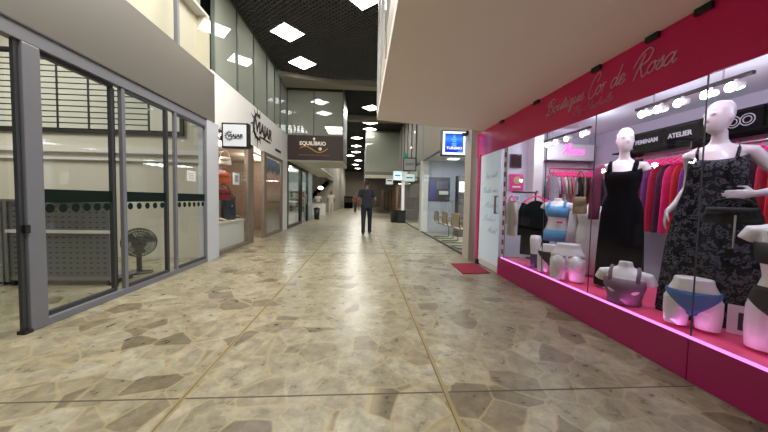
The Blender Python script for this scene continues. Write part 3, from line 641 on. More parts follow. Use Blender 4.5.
kb = thing('dark_kiosk', 'dark kiosk cabinet standing at the far end of the corridor', 'kiosk', (-1.9,38,0)); MB().box(-.55,-.4,0,.55,.4,1.5).build('cabinet', BLACKM, kb, bevel=.02); MB().box(-.5,-.42,.75,.5,-.4,1.4).build('front_panel', pbr('kiosk_front', srgb(40,38,36), .4), kb)
MB().box(-.6,-.45,1.5,.6,.45,1.56).build('top', BLACK, kb)

# ------------------------------------------------------------------ right side beyond the boutique
XR = 2.24
struct('wall_right_upper', MB().box(XR,5.45,2.7,XR+.12,10.85,5.5), pbr('upper_beige', srgb(150,142,126), .6))
struct('wall_right_upper_far', MB().box(XR,10.9,2.7,XR+.12,18.3,5.5), pbr('upper_grey', srgb(140,138,130), .6))
mb = MB()
for y in (12.2,13.4,14.6,15.8,17.0): mb.box(XR-.05,y,2.7,XR,y+.12,5.5)
struct('trim_upper_ribs', mb, pbr('rib_grey', srgb(120,118,112), .5))
bh = setting('wall_bulkhead')
MB().box(.12,18.3,2.95,2.24,18.4,5.5).build('glass_backing', pbr('bulk_back', srgb(104,106,98), .6), bh)
MB().quad((.12,18.28,2.95),(2.24,18.28,2.95),(2.24,18.28,5.4),(.12,18.28,5.4)).build('glass', GLASSG, bh)
MB().box(.1,18.2,2.55,2.24,18.45,2.75).build('light_beam', pbr('bulk_beam', srgb(206,200,184), .5), bh); MB().box(.1,18.24,2.75,2.24,18.4,2.95).build('lower_panel', pbr('bulk_low', srgb(110,108,98), .5), bh)
MB().box(.1,18.4,2.6,.2,45,5.5).build('side', pbr('bulk_side', srgb(100,98,92), .6), bh)
struct('wall_right_far', MB().box(XR+.5,18.5,0,XR+.7,45,2.6), pbr('brown_far', srgb(120,96,78), .6))
mb = MB()
for y in (21,24,27.5,31,36): mb.box(XR+.45,y,0,XR+.5,y+1.3,2.1)
struct('door_6', mb, pbr('far_doors', srgb(86,60,48), .5))

# column and glass front of the neighbouring shop
struct('column_1', MB().box(2.16,5.72,0,2.4,6.06,2.7), pbr('col_beige', srgb(176,168,154), .5))
def shopfront(name, y0, y1, nm, z1=2.7):
    w = setting(name); n = nm
    for i in range(n):
        a, b = y0 + (y1-y0)*i/n, y0 + (y1-y0)*(i+1)/n
        MB().quad((XR,a+.01,.04),(XR,b-.01,.04),(XR,b-.01,z1),(XR,a+.01,z1)).build('window_pane', GLASS, w)
    MB().box(XR-.02,y0,0,XR+.02,y1,.04).box(XR-.02,y0,z1-.03,XR+.02,y1,z1).build('window_frame', GREYD, w)
    return w
shopfront('window_17', 6.08, 10.75, 4)
struct('column_2', MB().box(2.2,10.78,0,2.45,11.15,2.7), pbr('col_white', srgb(206,204,198), .5))
shopfront('window_18', 11.2, 16.2, 3)
struct('column_3', MB().box(2.18,16.2,0,2.34,16.4,2.8), WHITE)
shopfront('window_19', 16.5, 18.4, 1)
# interiors of these shops
PALEB = pbr('pale_blue_wall', srgb(176,184,196), .6)
struct('wall_agency_back', MB().box(5.4,5.5,0,5.5,11,2.72), PALEB)
struct('wall_agency_end', MB().box(2.45,11.0,0,5.4,11.1,2.72), PALEB)
struct('wall_agency_near', MB().box(2.45,5.56,0,5.4,5.64,2.72), PALEB)
struct('ceiling_agency', MB().box(2.3,5.56,2.72,5.5,18.4,2.76), WHITE)
struct('wall_next_shop', MB().box(5.0,11.2,0,5.1,18.4,2.72).box(2.4,18.4,0,5.0,18.5,2.72), pbr('nextshop', srgb(128,124,118), .6))
for i, (x, y) in enumerate(((3.2,7.0),(3.2,8.6),(3.2,10.2),(4.4,7.8),(4.4,9.6),(3.4,13),(3.4,15.5))):
    t = thing('ceiling_light', ['square white ceiling light in the neighbouring shop nearest its column','square white ceiling light second along the neighbouring glass shop','square white ceiling light at the far end of the neighbouring glass shop','square white ceiling light deep inside the neighbouring shop','square white ceiling light deepest in the neighbouring shop far corner','square white ceiling light in the dim shop past the white column','square white ceiling light farthest inside the dim shop'][i], 'light', (x,y,2.70), 0, 'shop ceiling lights on the right')
    MB().box(-.2,-.2,0,.2,.2,.02).build('frame', WHITE, t); MB().box(-.18,-.18,-.004,.18,.18,0).build('diffuser', emis('shoplight', (.9,.95,1), 8), t)
# waiting chairs
CHM = pbr('chair_tan', srgb(150,126,102), .6); CHF = pbr('chair_frame', srgb(70,62,56), .35, .4)
def cantilever_chair(label, loc, rz):
    t = thing('waiting_chair', label, 'chair', loc, rz, 'waiting chairs behind the glass')
    for s in (-1,1):
        MB().tube(cr_spline([(s*.24,.22,.85),(s*.24,.2,.5),(s*.24,-.16,.46),(s*.24,-.24,.43),(s*.24,-.26,.3),(s*.24,-.26,.06),(s*.24,-.22,.02),(s*.24,.24,.02)],4), .014, 7).build('leg', CHF, t, smooth=True)
        MB().tube(cr_spline([(s*.25,.2,.66),(s*.27,.0,.67),(s*.27,-.2,.65),(s*.24,-.25,.45)],4), .013, 7).build('armrest', CHF, t, smooth=True)
    MB().tube([(-.24,.24,.02),(.24,.24,.02)], .014,7).build('stretcher', CHF, t)
    MB().obox((0,-.02,.48),(.46,.42,.04),(.03,0,0)).build('seat', CHM, t, bevel=.012)
    MB().obox((0,.22,.72),(.46,.035,.34),(-.1,0,0)).build('backrest', CHM, t, bevel=.012)
cantilever_chair('tan and steel waiting chair behind the glass nearest the beige column', (2.60,7.25,0), PI/2+.1)
cantilever_chair('tan and steel waiting chair, middle of the three behind the glass', (2.60,8.2,0), PI/2)
cantilever_chair('tan and steel waiting chair, farthest of the three behind the glass', (2.60,9.15,0), PI/2)
t = thing('glass_table', 'low dark-edged table behind the glass next to the waiting chairs', 'table', (2.85,6.4,0))
MB().box(-.35,-.3,.70,.35,.3,.735).build('table_top', pbr('tt', srgb(110,104,100), .25), t)
for sx in (-.3,.3):
    for sy in (-.25,.25): MB().tube([(sx,sy,0),(sx,sy,.70)], .016).build('leg', CHF, t)
# poster kiosk & tall dark display in the agency
t = thing('wall_poster', 'dark wall poster with blue strip on the end wall of the neighbouring shop', 'poster', (2.92,10.99,1.64))
MB().box(-.42,-.03,-.46,.42,.0,.46).build('frame', pbr('dk_poster', srgb(48,46,56), .4, vary=.5, scale=6), t); MB().box(-.36,-.04,-.42,-.16,-.03,.40).build('blue_strip', pbr('bs', srgb(30,40,130), .4, emit=.2, ecol=srgb(30,40,130)), t); MB().box(.0,-.04,-.2,.36,-.03,-.06).build('caption_strip', WHITE, t); MB().box(-.1,-.04,.02,.36,-.03,.3).build('picture', pbr('dk_pic', srgb(90,88,104), .4, vary=.6, scale=9), t)
t = thing('dark_cabinet', 'tall dark cabinet with a white paper beside the beige column', 'cabinet', (3.38,9.6,0))
MB().box(-.22,-.15,0,.22,.15,2.05).build('body', pbr('dk_cab', srgb(46,42,42), .4), t); MB().box(-.2,-.165,.05,.2,-.15,2.0).build('door', pbr('dk_cabd', srgb(60,56,56), .4), t); MB().box(-.2,-.172,1.5,.06,-.165,1.85).build('paper', WHITE, t)
t = thing('white_cabinet', 'pale blue-white curtain panel standing inside the neighbouring shop', 'panel', (4.4,9.6,0)); MB().box(-.6,-.05,0,.6,.05,2.3).build('panel', pbr('cw', srgb(204,212,226), .6), t); MB().box(-.62,-.07,2.3,.62,.07,2.34).build('rail', METAL, t)

# blue lit box sign
bs = thing('hanging_box_sign', 'blue lit square sign with white border hanging from the beige column', 'sign', (1.95,6.2,2.46))
MB().box(-.275,0,-.28,.275,.12,.27).build('box', BLACK, bs, bevel=.008)
MB().box(-.25,-.006,-.255,.25,0,.245).build('white_border', emis('signw', (.85,.92,1), 1.5), bs)
BLU = zramp_mat('sign_blue', [(0,srgb(20,40,190)),(.5,srgb(40,90,225)),(.7,srgb(60,140,240)),(1,srgb(20,40,180))], -.2, .2, .4, 0, .9)
MB().box(-.2,-.012,-.205,.2,-.006,.195).build('face_panel', BLU, bs)
CYN = emis('cyan_mark', srgb(110,190,245), 1.1)
mb = MB(); fn = mapfn((0,-.013,0), '-y')
for z, w in ((-.06,.05),(-.02,.06),(.03,.045),(.07,.07),(.11,.035),(.145,.02)): mb.prism([(-w,z-.016),(w,z-.016),(w*.8,z+.016),(-w*.8,z+.016)], fn, 0, .003)
mb.build('emblem', CYN, bs)
text('lettering', 'TURISMO', .075, emis('signtxt', (.9,.95,1), 1.4), (-.17,-.014,-.14), '-y', bs, bold=.002, wscale=1.1)
MB().box(.08,-.016,-.185,.18,-.013,-.17).build('small_caption', CYN, bs)
MB().tube([(.275,.06,-.05),(.36,.06,-.05)], .012).build('wall_bracket', BLACK, bs)
cam_ = thing('security_camera', 'small black camera fixed on the column above the blue sign bracket', 'camera', (2.12,5.9,2.58)); MB().tube([(0,0,0),(-.1,-.06,-.02)], .035, 10).build('body', BLACK, cam_); MB().box(-.01,-.01,-.01,.035,.03,.08).build('mount', BLACK, cam_)

# hanging signs further along
def board_sign(label, loc, w, hh, face, rim, body=None, emit=.5):
    t = thing('hanging_sign', label, 'sign', loc, 0, 'small signs hanging along the right-hand shops')
    MB().box(-w/2,0,-hh/2,w/2,.06,hh/2).build('box', rim, t); e = min(w,hh)*.07
    MB().box(-w/2+e,-.006,-hh/2+e,w/2-e,0,hh/2-e).build('face_panel', pbr('sg', face, .5, emit=emit, ecol=face), t)
    if body: text('lettering', body, hh*.26, pbr('sgt', srgb(70,90,100), .6), (-w*.36,-.008,-hh*.08), '-y', t, bold=.003)
    MB().box(-w*.3,-.01,-hh*.08,w*.3,-.006,hh*.1).build('printed_strip', pbr('sgt', srgb(130,160,166), .6), t)
    MB().tube([(w/2,.03,0),(w/2+.12,.03,0)], .015).build('wall_bracket', BLACK, t)
board_sign('grey framed square sign nearest along the right shops', (1.95,12.2,2.72), .56, .56, srgb(168,166,164), GREYD, None, .15)
board_sign('white two-part paper sign below the grey framed square sign', (1.92,12.0,2.14), .46, .32, srgb(214,236,238), WHITE, None, .5)
board_sign('pale cyan lit square sign further along on the right', (1.83,15.4,2.5), .5, .5, srgb(200,240,240), WHITE, None, .8)
board_sign('white oblong sign farthest along the right shops', (1.72,19.0,2.45), .5, .5, srgb(220,232,228), WHITE, None, .6)
board_sign('narrow white sign between the cyan sign and the white post', (2.05,14.2,2.4), .26, .42, srgb(220,216,196), WHITE, None, .4)
t = thing('teal_blade_sign', 'tall narrow teal blade sign above the white post', 'sign', (2.1,14.6,3.05)); MB().box(-.1,0,-.5,.1,.06,.5).build('blade', pbr('teal', srgb(30,130,112), .4, emit=.35, ecol=srgb(30,150,120)), t); MB().box(.1,.02,-.05,.14,.04,.05).build('bracket', BLACK, t)
for i, (x, z, lab) in enumerate(((2.02,0,'dark planter box nearest the white post on the right'), (1.72,.0,'dark planter box beside another, nearer the corridor'))):
    t = thing('planter_box', lab, 'planter', (x,15.0+.5*i,0), 0, 'dark planter boxes on the right'); MB().box(-.2,-.2,0,.2,.2,.62).build('box', pbr('plb', srgb(26,30,32), .5), t, bevel=.01); MB().box(-.21,-.21,.62,.21,.21,.66).build('rim', BLACK, t)
for i, (y, z) in enumerate(((11.4,4.4),(12.3,4.1),(13.2,3.6),(10.2,4.7))):
    t = thing('wall_spotlight', ['white wall spotlight high on the right wall, second nearest','white wall spotlight high on the right wall, third nearest','white wall spotlight lowest and farthest on the right wall','white wall spotlight nearest and highest on the right wall'][i], 'spotlight', (XR-.08,y,z), 0, 'spotlights on the upper right wall'); MB().tube([(.08,0,0),(0,0,0)], .05, 12).build('housing', WHITE, t); MB().tube([(0,0,0),(-.01,0,0)], .045, 12).build('lens', emis('wsp', (1,.97,.9), 5), t)

# ------------------------------------------------------------------ people
def hand(mb, w, d, side, nrm, s=1.0, curl=.5):
    """w wrist, d pointing direction, side: thumb side, nrm: back of hand"""
    d = Vector(d).normalized(); side = Vector(side).normalized(); nrm = Vector(nrm).normalized(); w = Vector(w)
    R = []
    for t, a, b in ((-.01,.024,.017),(.02,.032,.015),(.06,.04,.014),(.09,.04,.012)):
        c = w + d*t*s
        R.append([c + side*(a*s*math.cos(2*PI*k/10)) + nrm*(b*s*math.sin(2*PI*k/10)) for k in range(10)])
    mb.loft(R)
    for i, (off, ln) in enumerate(((.03,.07),(.011,.08),(-.01,.073),(-.029,.056))):
        p = w + d*.085*s + side*off*s; pts = [p - d*.02*s]
        ang = 0; q = p
        for j in range(3):
            ang += curl*(.5 + .25*i*.3)
            q = q + (d*math.cos(ang) - nrm*math.sin(ang))*(ln*s*(.45,.32,.23)[j]) ; pts.append(q)
        mb.tube([pts[0]] + [p] + pts[1:], [.0088*s,.0088*s,.0085*s,.0078*s,.006*s], 7)
    p = w + side*.026*s + d*.02*s
    mb.tube([p, p + (side*.028 + d*.022 - nrm*.006)*s, p + (side*.036 + d*.05 - nrm*.014)*s, p + (side*.034 + d*.072 - nrm*.018)*s], [.012*s,.0115*s,.0095*s,.007*s], 7)

def person(name, label, loc, rz, scale=1.0, stride=.12, shirt=(.02,.03,.05), trouser=(.015,.018,.03), skin=(.3,.17,.11), hairc=(.01,.008,.007), shoec=(.02,.02,.022), female=False, arms=None, tilt=.1):
    """local frame faces -Y; height about 1.76 at scale 1"""
    t = thing(name, label, 'person', loc, rz); t.scale = (scale,)*3
    sk = pbr('skin', skin, .55); sh = pbr('shirt_cloth', shirt, .85, vary=.15, scale=12); tr = pbr('trouser_cloth', trouser, .85, vary=.15, scale=12)
    S = stride
    legs = []
    for s, dy in ((-1, -S), (1, S)):
        hip = (s*.095, .0, .93); knee = (s*.105, dy*.55 - .03, .50); ank = (s*.11, dy + .02, .09)
        legs.append((s, hip, knee, ank))
    if arms is None:
        arms = {-1: ((-.20,.0,1.43), (-.265,.03,1.14), (-.26,-.07,.90)), 1: ((.20,.0,1.43), (.265,.04,1.14), (.25,-.06,.90))}
    mb = MB()
    mb.rings([(.86,0,0,.15,.11),(.95,0,.0,.165,.115),(1.05,0,0,.14,.1),(1.15,0,-.005,.145,.105),(1.28,0,-.005,.165,.115),(1.38,0,0,.175,.1),(1.44,0,.005,.15,.085),(1.48,0,.01,.08,.06),(1.52,0,.0,.056,.056),(1.57,0,-.012,.054,.056)], 20)
    # head with jaw, nose, ears, brow
    hd = [(1.535,-.03,.03,.03),(1.55,-.03,.05,.055),(1.58,-.025,.062,.075),(1.62,-.02,.071,.086),(1.67,-.01,.075,.094),(1.71,-.005,.072,.092),(1.745,0,.058,.075),(1.765,.0,.03,.04)]
    mb.rings([(z + 0, 0, cy - tilt*(z-1.53), rx, ry) for z, cy, rx, ry in hd], 20)
    ty = lambda z: -tilt*(z-1.53)
    mb.ell((0,-.105+ty(1.63),1.63),(.011,.018,.022)); mb.ell((0,-.098+ty(1.585),1.585),(.022,.01,.008))
    for s in (-1,1):
        mb.ell((s*.076,.0+ty(1.64),1.64),(.009,.018,.03)); mb.ell((s*.03,-.1+ty(1.655),1.665),(.018,.008,.007))
    for s, hip, knee, ank in legs:
        mb.tube([hip, ((hip[0]+knee[0])/2, (hip[1]+knee[1])/2, (hip[2]+knee[2])/2), knee, (knee[0], knee[1]*.6+ank[1]*.4+.015, .36), ank], [.085,.075,.055,.055,.035], 12)
    for s in (-1,1):
        a, b, c = [Vector(x) for x in arms[s]]
        mb.tube([a + Vector((-s*.05,0,.0)), a, (a+b)/2, b, (b+c)/2, c], [.05,.055,.046,.04,.037,.026], 10)
        d = (c-b).normalized(); hand(mb, c, d + Vector((0,-.05,0)), (0,-1,.15), (s,0,0), 1.0, .45)
    mb.build('body', sk, t, remesh=.009, sm_iter=3)
    # eyes
    for s in (-1,1): MB().ell((s*.03,-.098+ty(1.645),1.645),(.012,.008,.007)).build('eye', pbr('eye', (.05,.04,.035), .2), t, smooth=True)
    # hair
    hm = MB(); hm.rings([(z, 0, cy + ty(z) + .012, rx+.008, ry+.004) for z, cy, rx, ry in ((1.64,.02,.066,.07),(1.67,.008,.074,.088),(1.71,.0,.074,.093),(1.75,0,.062,.08),(1.778,0,.03,.04))], 20)
    if female: hm.rings([(1.42,0,.06,.07,.035),(1.55,0,.06,.08,.05),(1.68,0,.03,.08,.075)], 16)
    hm.build('hair', pbr('hair', hairc, .7), t, smooth=True)
    # shirt with sleeves
    m2 = MB(); m2.rings([(.88,0,0,.178,.128),(.97,0,0,.18,.128),(1.05,0,0,.17,.122),(1.15,0,-.005,.168,.122),(1.28,0,-.005,.182,.13),(1.38,0,0,.19,.113),(1.44,0,.005,.168,.098),(1.485,0,.01,.085,.07)], 20)
    for s in (-1,1):
        a, b, c = [Vector(x) for x in arms[s]]
        m2.tube([a + Vector((-s*.06,0,-.01)), a, a*.45+b*.55, a*.3+b*.7], [.075,.07,.064,.063], 12)
    m2.build('shirt', sh, t, remesh=.011, sm_iter=3)
    m3 = MB(); m3.rings([(.84,0,0,.155,.115),(.9,0,0,.17,.122),(1.0,0,0,.165,.118)], 20)
    for s, hip, knee, ank in legs:
        m3.tube([(hip[0], hip[1], .97), ((hip[0]+knee[0])/2, (hip[1]+knee[1])/2, .70), knee, (knee[0], knee[1]*.6+ank[1]*.4+.015, .32), (ank[0], ank[1]+.005, .07)], [.1,.09,.072,.066,.06], 12)
    m3.build('trousers', tr, t, remesh=.011, sm_iter=3)
    for s, hip, knee, ank in legs:
        x, y = ank[0], ank[1]
        spec = [(.07,.03,.07),(.05,.038,.085),(0,.04,.09),(-.06,.043,.06),(-.13,.045,.045),(-.18,.035,.035),(-.2,.014,.025)]
        R = [[(x + w*math.cos(2*PI*k/12), y + yy, max(.012, .012 + hh*(.5+.5*math.sin(2*PI*k/12)))) for k in range(12)] for yy, w, hh in spec]
        sho = MB().loft(R).build('shoe', pbr('shoe_top', shoec, .5), t, smooth=True)
        pts = [(x + w + .003, y + yy) for yy, w, _ in spec]; poly = pts + [(2*x - px, py) for px, py in reversed(pts)]
        MB().prism(poly, lambda u,v,w_: (u,v,w_), 0, .022).build('sole', pbr('sole_w', srgb(190,190,188), .6), sho)
    return t
person('person', 'person in dark navy t-shirt and jeans walking away down the corridor', (.13,9.85,0), PI, 1.04, .14,
       shirt=srgb(34,40,50), trouser=srgb(20,23,34), skin=srgb(126,88,70), tilt=.35,
       arms={-1: ((-.20,.0,1.43), (-.275,.06,1.15), (-.24,-.1,.97)), 1: ((.20,.0,1.43), (.275,.03,1.14), (.27,-.06,.90))})
person('person', 'person all in white standing in front of the far beige wall', (-2.52,23.0,0), .1, 1.02, .05, shirt=srgb(206,200,190), trouser=srgb(200,194,184), skin=srgb(120,84,66), shoec=srgb(190,190,188), tilt=0)
person('person', 'person in white top behind the round white counter', (-3.45,22.4,0), .3, .93, .03, shirt=srgb(196,190,186), trouser=srgb(90,86,84), skin=srgb(120,84,66), female=True, tilt=.1)
person('person', 'distant person in reddish clothes beside the walking man', (-.72,27.0,0), .6, 1.0, .1, shirt=srgb(120,74,64), trouser=srgb(70,60,58), skin=srgb(140,100,80), tilt=0)

# ------------------------------------------------------------------ corridor ceiling lights
A49 = math.radians(49)
def ceiling_panel(loc, label, mat=LED, rz=A49, s=.3):
    t = thing('ceiling_light', label, 'light', loc, rz, 'square ceiling lights along the corridor')
    MB().box(-s-.02,-s-.02,0,s+.02,s+.02,.03).build('frame', PANEL, t); MB().box(-s,-s,-.004,s,s,0).build('diffuser', mat, t)
    return t
ceiling_panel((-2.03,7.84,5.49), 'square white ceiling light on the lattice, nearer of the two beside the left glazing')
ceiling_panel((-2.0,9.52,5.49), 'square white ceiling light on the lattice just before the beige beam')
ceiling_panel((-.05,6.33,5.49), 'square white ceiling light at the top edge beside the mezzanine')
LF = ['square ceiling light beyond the beige beam beside the mezzanine corner','ceiling light just past the second beam, nearest of the far row','ceiling light second past the second beam','ceiling light on the left of the far row, before the long run','ceiling light deep in the far row over the man','ceiling light farther along the far row, left side','ceiling light in the far run nearest the end','ceiling light at the very end of the corridor','ceiling light deep on the left edge of the far run','ceiling light above the far kiosk']
for (x, y), lab in zip(((.31,13.87),(.33,16.5),(.35,18.0),(-.5,20.7),(-.62,23.8),(-.7,26.8),(-1.35,29.1),(-.6,32.5),(-1.0,36.5),(-.8,41)), LF):
    ceiling_panel((x,y,5.53), lab, LEDF)
ceiling_panel((-1.9,4.0,5.49), 'square white ceiling light above the frame beside the left glazing', LED)

# ------------------------------------------------------------------ boutique
struct('wall_boutique_back', MB().box(4.4,.4,0,4.5,5.5,2.52), pbr('bout_wall', srgb(176,172,188), .7))
struct('wall_boutique_far', MB().box(2.5,5.42,0,4.4,5.52,2.52), pbr('bout_wall2', srgb(206,204,214), .7))
struct('wall_boutique_near', MB().box(2.3,.3,0,4.4,.4,2.52), pbr('bout_wall3', srgb(176,172,188), .7))
struct('ceiling_boutique', MB().box(2.26,.3,2.49,4.5,5.5,2.52), pbr('bout_ceil', srgb(226,226,236), .6))
struct('column_4', MB().box(3.16,5.2,0,3.34,5.42,2.49), WHITE)
# magenta fascia
fs = thing('shop_sign', 'long magenta glass fascia with white script lettering over the boutique window', 'sign', (0,0,0))
MB().box(XR-.005,.6,2.06,XR+.02,5.62,2.52).build('panel', PINK, fs)
SCR = pbr('script_white', srgb(206,150,164), .4, emit=.04, ecol=srgb(214,186,190))
script('script_lettering', 'Boutique', .066, SCR, (XR-.006,3.46,2.265), '-x', fs, r=.004, width=.6)
script('script_lettering', 'Cor de', .078, SCR, (XR-.006,2.80,2.25), '-x', fs, r=.0045, width=.4)
script('script_lettering', 'Rosa', .076, SCR, (XR-.006,2.33,2.235), '-x', fs, r=.0048, width=.34)
script('script_lettering', 'By Michelle', .033, pbr('script_dim', srgb(226,140,166), .4), (XR-.006,3.0,2.14), '-x', fs, r=.0026, width=.5)
for y in (3.66, 2.7, 2.16, 1.82, 4.6):
    MB().box(XR-.03,y-.05,2.475,XR-.004,y+.05,2.519).build('glass_clamp', pbr('clamp', srgb(40,46,44), .3, .5), fs)
# plinth platform
pf = thing('display_platform', 'magenta boxed window platform with pink glowing top under the mannequins', 'platform', (0,0,0))
MB().box(XR,.6,0,XR+.03,1.79,.29).build('front_panel', PINKB, pf); MB().box(XR,1.796,0,XR+.03,4.5,.29).build('front_panel', PINKB, pf)
MB().box(XR,4.5,0,2.6,4.6,.29).build('end_panel', PINKB, pf)
MB().box(XR+.03,.6,.27,3.2,4.5,.295).build('top', PINKT, pf)
MB().box(XR-.002,.6,.29,XR+.016,4.5,.306).build('led_strip', emis('led_mag', (.95,.28,.95), 1.5), pf)
# window panes
for i, (a, b) in enumerate(((.6,1.79),(1.795,2.70),(2.705,3.45),(3.455,4.42))):
    w = setting('window_%d' % (20+i)); MB().quad((XR+.012,a,.306),(XR+.012,b,.306),(XR+.012,b,2.07),(XR+.012,a,2.07)).build('window_pane', GLASSB, w)
    MB().box(XR+.008,b-.001,.306,XR+.016,b+.004,2.07).build('glass_joint', pbr('joint_g', srgb(60,62,66), .4), w)
# frosted door, pink jamb, decorated strip
dr = setting('door_7')
FROST = pbr('frosted_white', srgb(206,218,226), .4, emit=.22, ecol=srgb(190,212,232))  # slight emission stands in for shop light coming through the pane
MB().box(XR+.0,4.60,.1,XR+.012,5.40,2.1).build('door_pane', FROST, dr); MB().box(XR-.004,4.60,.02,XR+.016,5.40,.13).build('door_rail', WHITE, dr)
MB().box(XR-.02,5.42,0,XR+.04,5.52,2.1).build('pink_jamb', pbr('jamb_pink', srgb(206,36,104), .35), dr); MB().box(XR-.05,5.36,0,XR+.05,5.44,.09).build('floor_pivot', BLACK, dr)
GS = pbr('grey_script', srgb(172,188,200), .5, emit=.2, ecol=srgb(160,180,200))  # added emission keeps the decal pale against the glowing pane
for z, tx, y0, w in ((1.62,'Seu estilo',5.22,.52),(1.36,'Realce sua',5.28,.6),(1.1,'Moda',5.2,.5),(.86,'Bodies',5.22,.45),(.66,'Modal',5.0,.3)):
    tx = ''.join(c if c in GL else 'e' for c in tx)
    script('script_decal', tx, .045, GS, (XR-.002,y0,z), '-x', dr, r=.0028, width=w, shear=.5)
MB().box(XR-.06,4.66,1.0,XR-.03,4.68,1.3).box(XR-.06,4.66,1.0,XR,4.68,1.02).box(XR-.06,4.66,1.28,XR,4.68,1.3).build('door_handle', METAL, dr)
ds = thing('decorated_strip', 'narrow white window strip with a column of dark red squares by the frosted door', 'strip', (XR+.02,4.48,.3))
MB().box(-.006,-.05,0,.006,.05,1.76).build('strip', pbr('strip_w', srgb(206,200,208), .4), ds)
for k in range(11): MB().box(-.01,-.028,.06+k*.155,-.006,.028,.14+k*.155).build('red_square', pbr('rsq', srgb(120,30,60), .4), ds)
mt = thing('door_mat', 'red rectangular door mat on the stone floor before the frosted door', 'mat', (1.93,4.97,0))
MB().prism([(-.27,-.39),(.21,-.33),(.25,.4),(-.24,.36)], lambda u,v,w: (u,v,w), .002, .014).build('pile', pbr('mat_red', srgb(150,34,62), .95, vary=.25, scale=60, bump=.3), mt)

# --- mannequins
def female(mb, z0=0, legs=True, head=True, neck=True, face=1, tilt=0, arms=None, hands=None, turn=0):
    mb.rings([(.80,0,.01,.16,.105),(.86,0,.012,.17,.115),(.92,0,.008,.162,.108),(1.0,0,0,.13,.09),(1.06,0,-.004,.115,.082),(1.13,0,-.008,.125,.09),(1.2,0,-.018,.14,.108),(1.25,0,-.02,.145,.11),(1.3,0,-.008,.15,.095),(1.36,0,.002,.165,.075),(1.395,0,.008,.13,.06),(1.42,0,.012,.07,.05),(1.45,0,.008,.05,.048),(1.5,0,.0,.045,.047),(1.53,0,-.006,.046,.05)], 22)
    for s in (-1,1): mb.ell((s*.068,-.088,1.225),(.058,.045,.055))
    if head:
        c, sn = math.cos(turn), math.sin(turn)
        def rot(x, y): return (c*x - sn*y, sn*x + c*y)
        R = []
        for z, cy, rx, ry in ((1.505,-.045,.025,.03),(1.525,-.04,.045,.055),(1.56,-.028,.06,.078),(1.60,-.02,.068,.092),(1.65,-.008,.073,.1),(1.70,0,.07,.097),(1.74,.004,.055,.078),(1.765,.005,.03,.042)):
            R.append([rot(rx*math.cos(2*PI*k/22), cy + ry*math.sin(2*PI*k/22)) + (z,) for k in range(22)])
        mb.loft(R)
        for (x, y, z), r in (((0,-.115,1.615),(.01,.016,.026)), ((0,-.1,1.565),(.02,.011,.008)), ((-.03,-.1,1.655),(.02,.009,.008)), ((.03,-.1,1.655),(.02,.009,.008)), ((-.074,.005,1.625),(.008,.016,.028)), ((.074,.005,1.625),(.008,.016,.028))):
            mb.ell(rot(x,y)+(z,), r, (0,0,turn))
    if legs:
        for s in (-1,1): mb.tube([(s*.085,.01,.84),(s*.088,.0,.65),(s*.085,-.005,.46),(s*.085,.015,.3),(s*.08,.02,.08)], [.088,.076,.05,.05,.03], 14); mb.tube([(s*.08,.03,.04),(s*.085,-.04,.03),(s*.09,-.14,.018)], [.036,.034,.02], 10)
    for s in (-1,1):
        A = (arms or {}).get(s)
        if A is None: mb.tube([(s*.1,.005,1.35),(s*.165,.005,1.345),(s*.195,.005,1.29)], [.05,.05,.042], 14)
        else: mb.tube([(s*.1,.005,1.36)] + list(A), [.05,.048,.042,.036,.034,.024][:len(A)+1], 12)
    return mb

# black dress mannequin
def stand(par, h):
    MB().rings([(0,0,0,.15,.15),(.012,0,0,.15,.15)], 24).build('stand_base', METAL, par)
m1 = thing('mannequin', 'white mannequin in a plain black strap dress behind the boutique glass', 'mannequin', (2.72,2.87,.297), math.radians(-52)); m1.scale = (.96,.96,.96)
female(MB(), turn=.35).build('body', MANN, m1, remesh=.009, sm_iter=5)
BDR = pbr('black_dress_cloth', srgb(10,11,18), .9, vary=.2, scale=10, spec=.08)
def dress(par, mat, rows, straps, pleats=0, seg=44, name='dress', amp=.02):
    mb = MB(); R = []
    for z, cy, rx, ry in rows:
        ring = []
        for k in range(seg):
            a = 2*PI*k/seg; am = 1 + (amp*math.sin(a*pleats)*max(0,(1.0-z)) if pleats else 0)
            zz = z
            ring.append((rx*am*math.cos(a), cy + ry*am*math.sin(a), zz))
        R.append(ring)
    top = R[-1]
    R[-1] = [(x, y, z - (.045*abs(math.sin(2*PI*k/seg))**1.5)) for k, (x, y, z) in enumerate(top)]
    mb.loft(R, cap=False)
    for st in straps: mb.tube(st, .009, 6)
    return mb.build(name, mat, par, smooth=True, solid=.004)
st2 = [[(s*.1,-.1,1.27),(s*.11,-.06,1.36),(s*.105,.0,1.405),(s*.1,.05,1.37),(s*.09,.085,1.28)] for s in (-1,1)]
wst = [[(s*.1+dx,-.1,1.27),(s*.11+dx,-.062,1.36),(s*.105+dx,.0,1.408),(s*.1+dx,.055,1.37),(s*.09+dx,.085,1.28)] for s in (-1,1) for dx in (-.012,0,.012)]
dress(m1, BDR, [(.03,.0,.215,.17),(.3,.0,.205,.165),(.6,.01,.195,.145),(.84,.012,.182,.128),(.95,.008,.165,.118),(1.04,-.003,.128,.096),(1.12,-.01,.138,.104),(1.2,-.022,.156,.134),(1.26,-.022,.158,.128),(1.33,-.005,.158,.104)], wst, 9)
SCF = pbr('plum_scarf', srgb(120,44,76), .9, vary=.5, scale=9)
sc_ = MB(); Rr = []
for i, (x, y, z, w_) in enumerate(((-.13,.09,1.2,.03),(-.15,.06,1.33,.04),(-.17,.0,1.385,.05),(-.2,-.06,1.33,.055),(-.215,-.08,1.2,.06),(-.225,-.08,1.05,.065),(-.23,-.075,.9,.07),(-.235,-.07,.76,.07))):
    Rr.append([(x + w_*.8*math.cos(2*PI*k/12)*(1 if i < 7 else .9), y + w_*.45*math.sin(2*PI*k/12)*(1+.2*math.sin(3*k)), z) for k in range(12)])
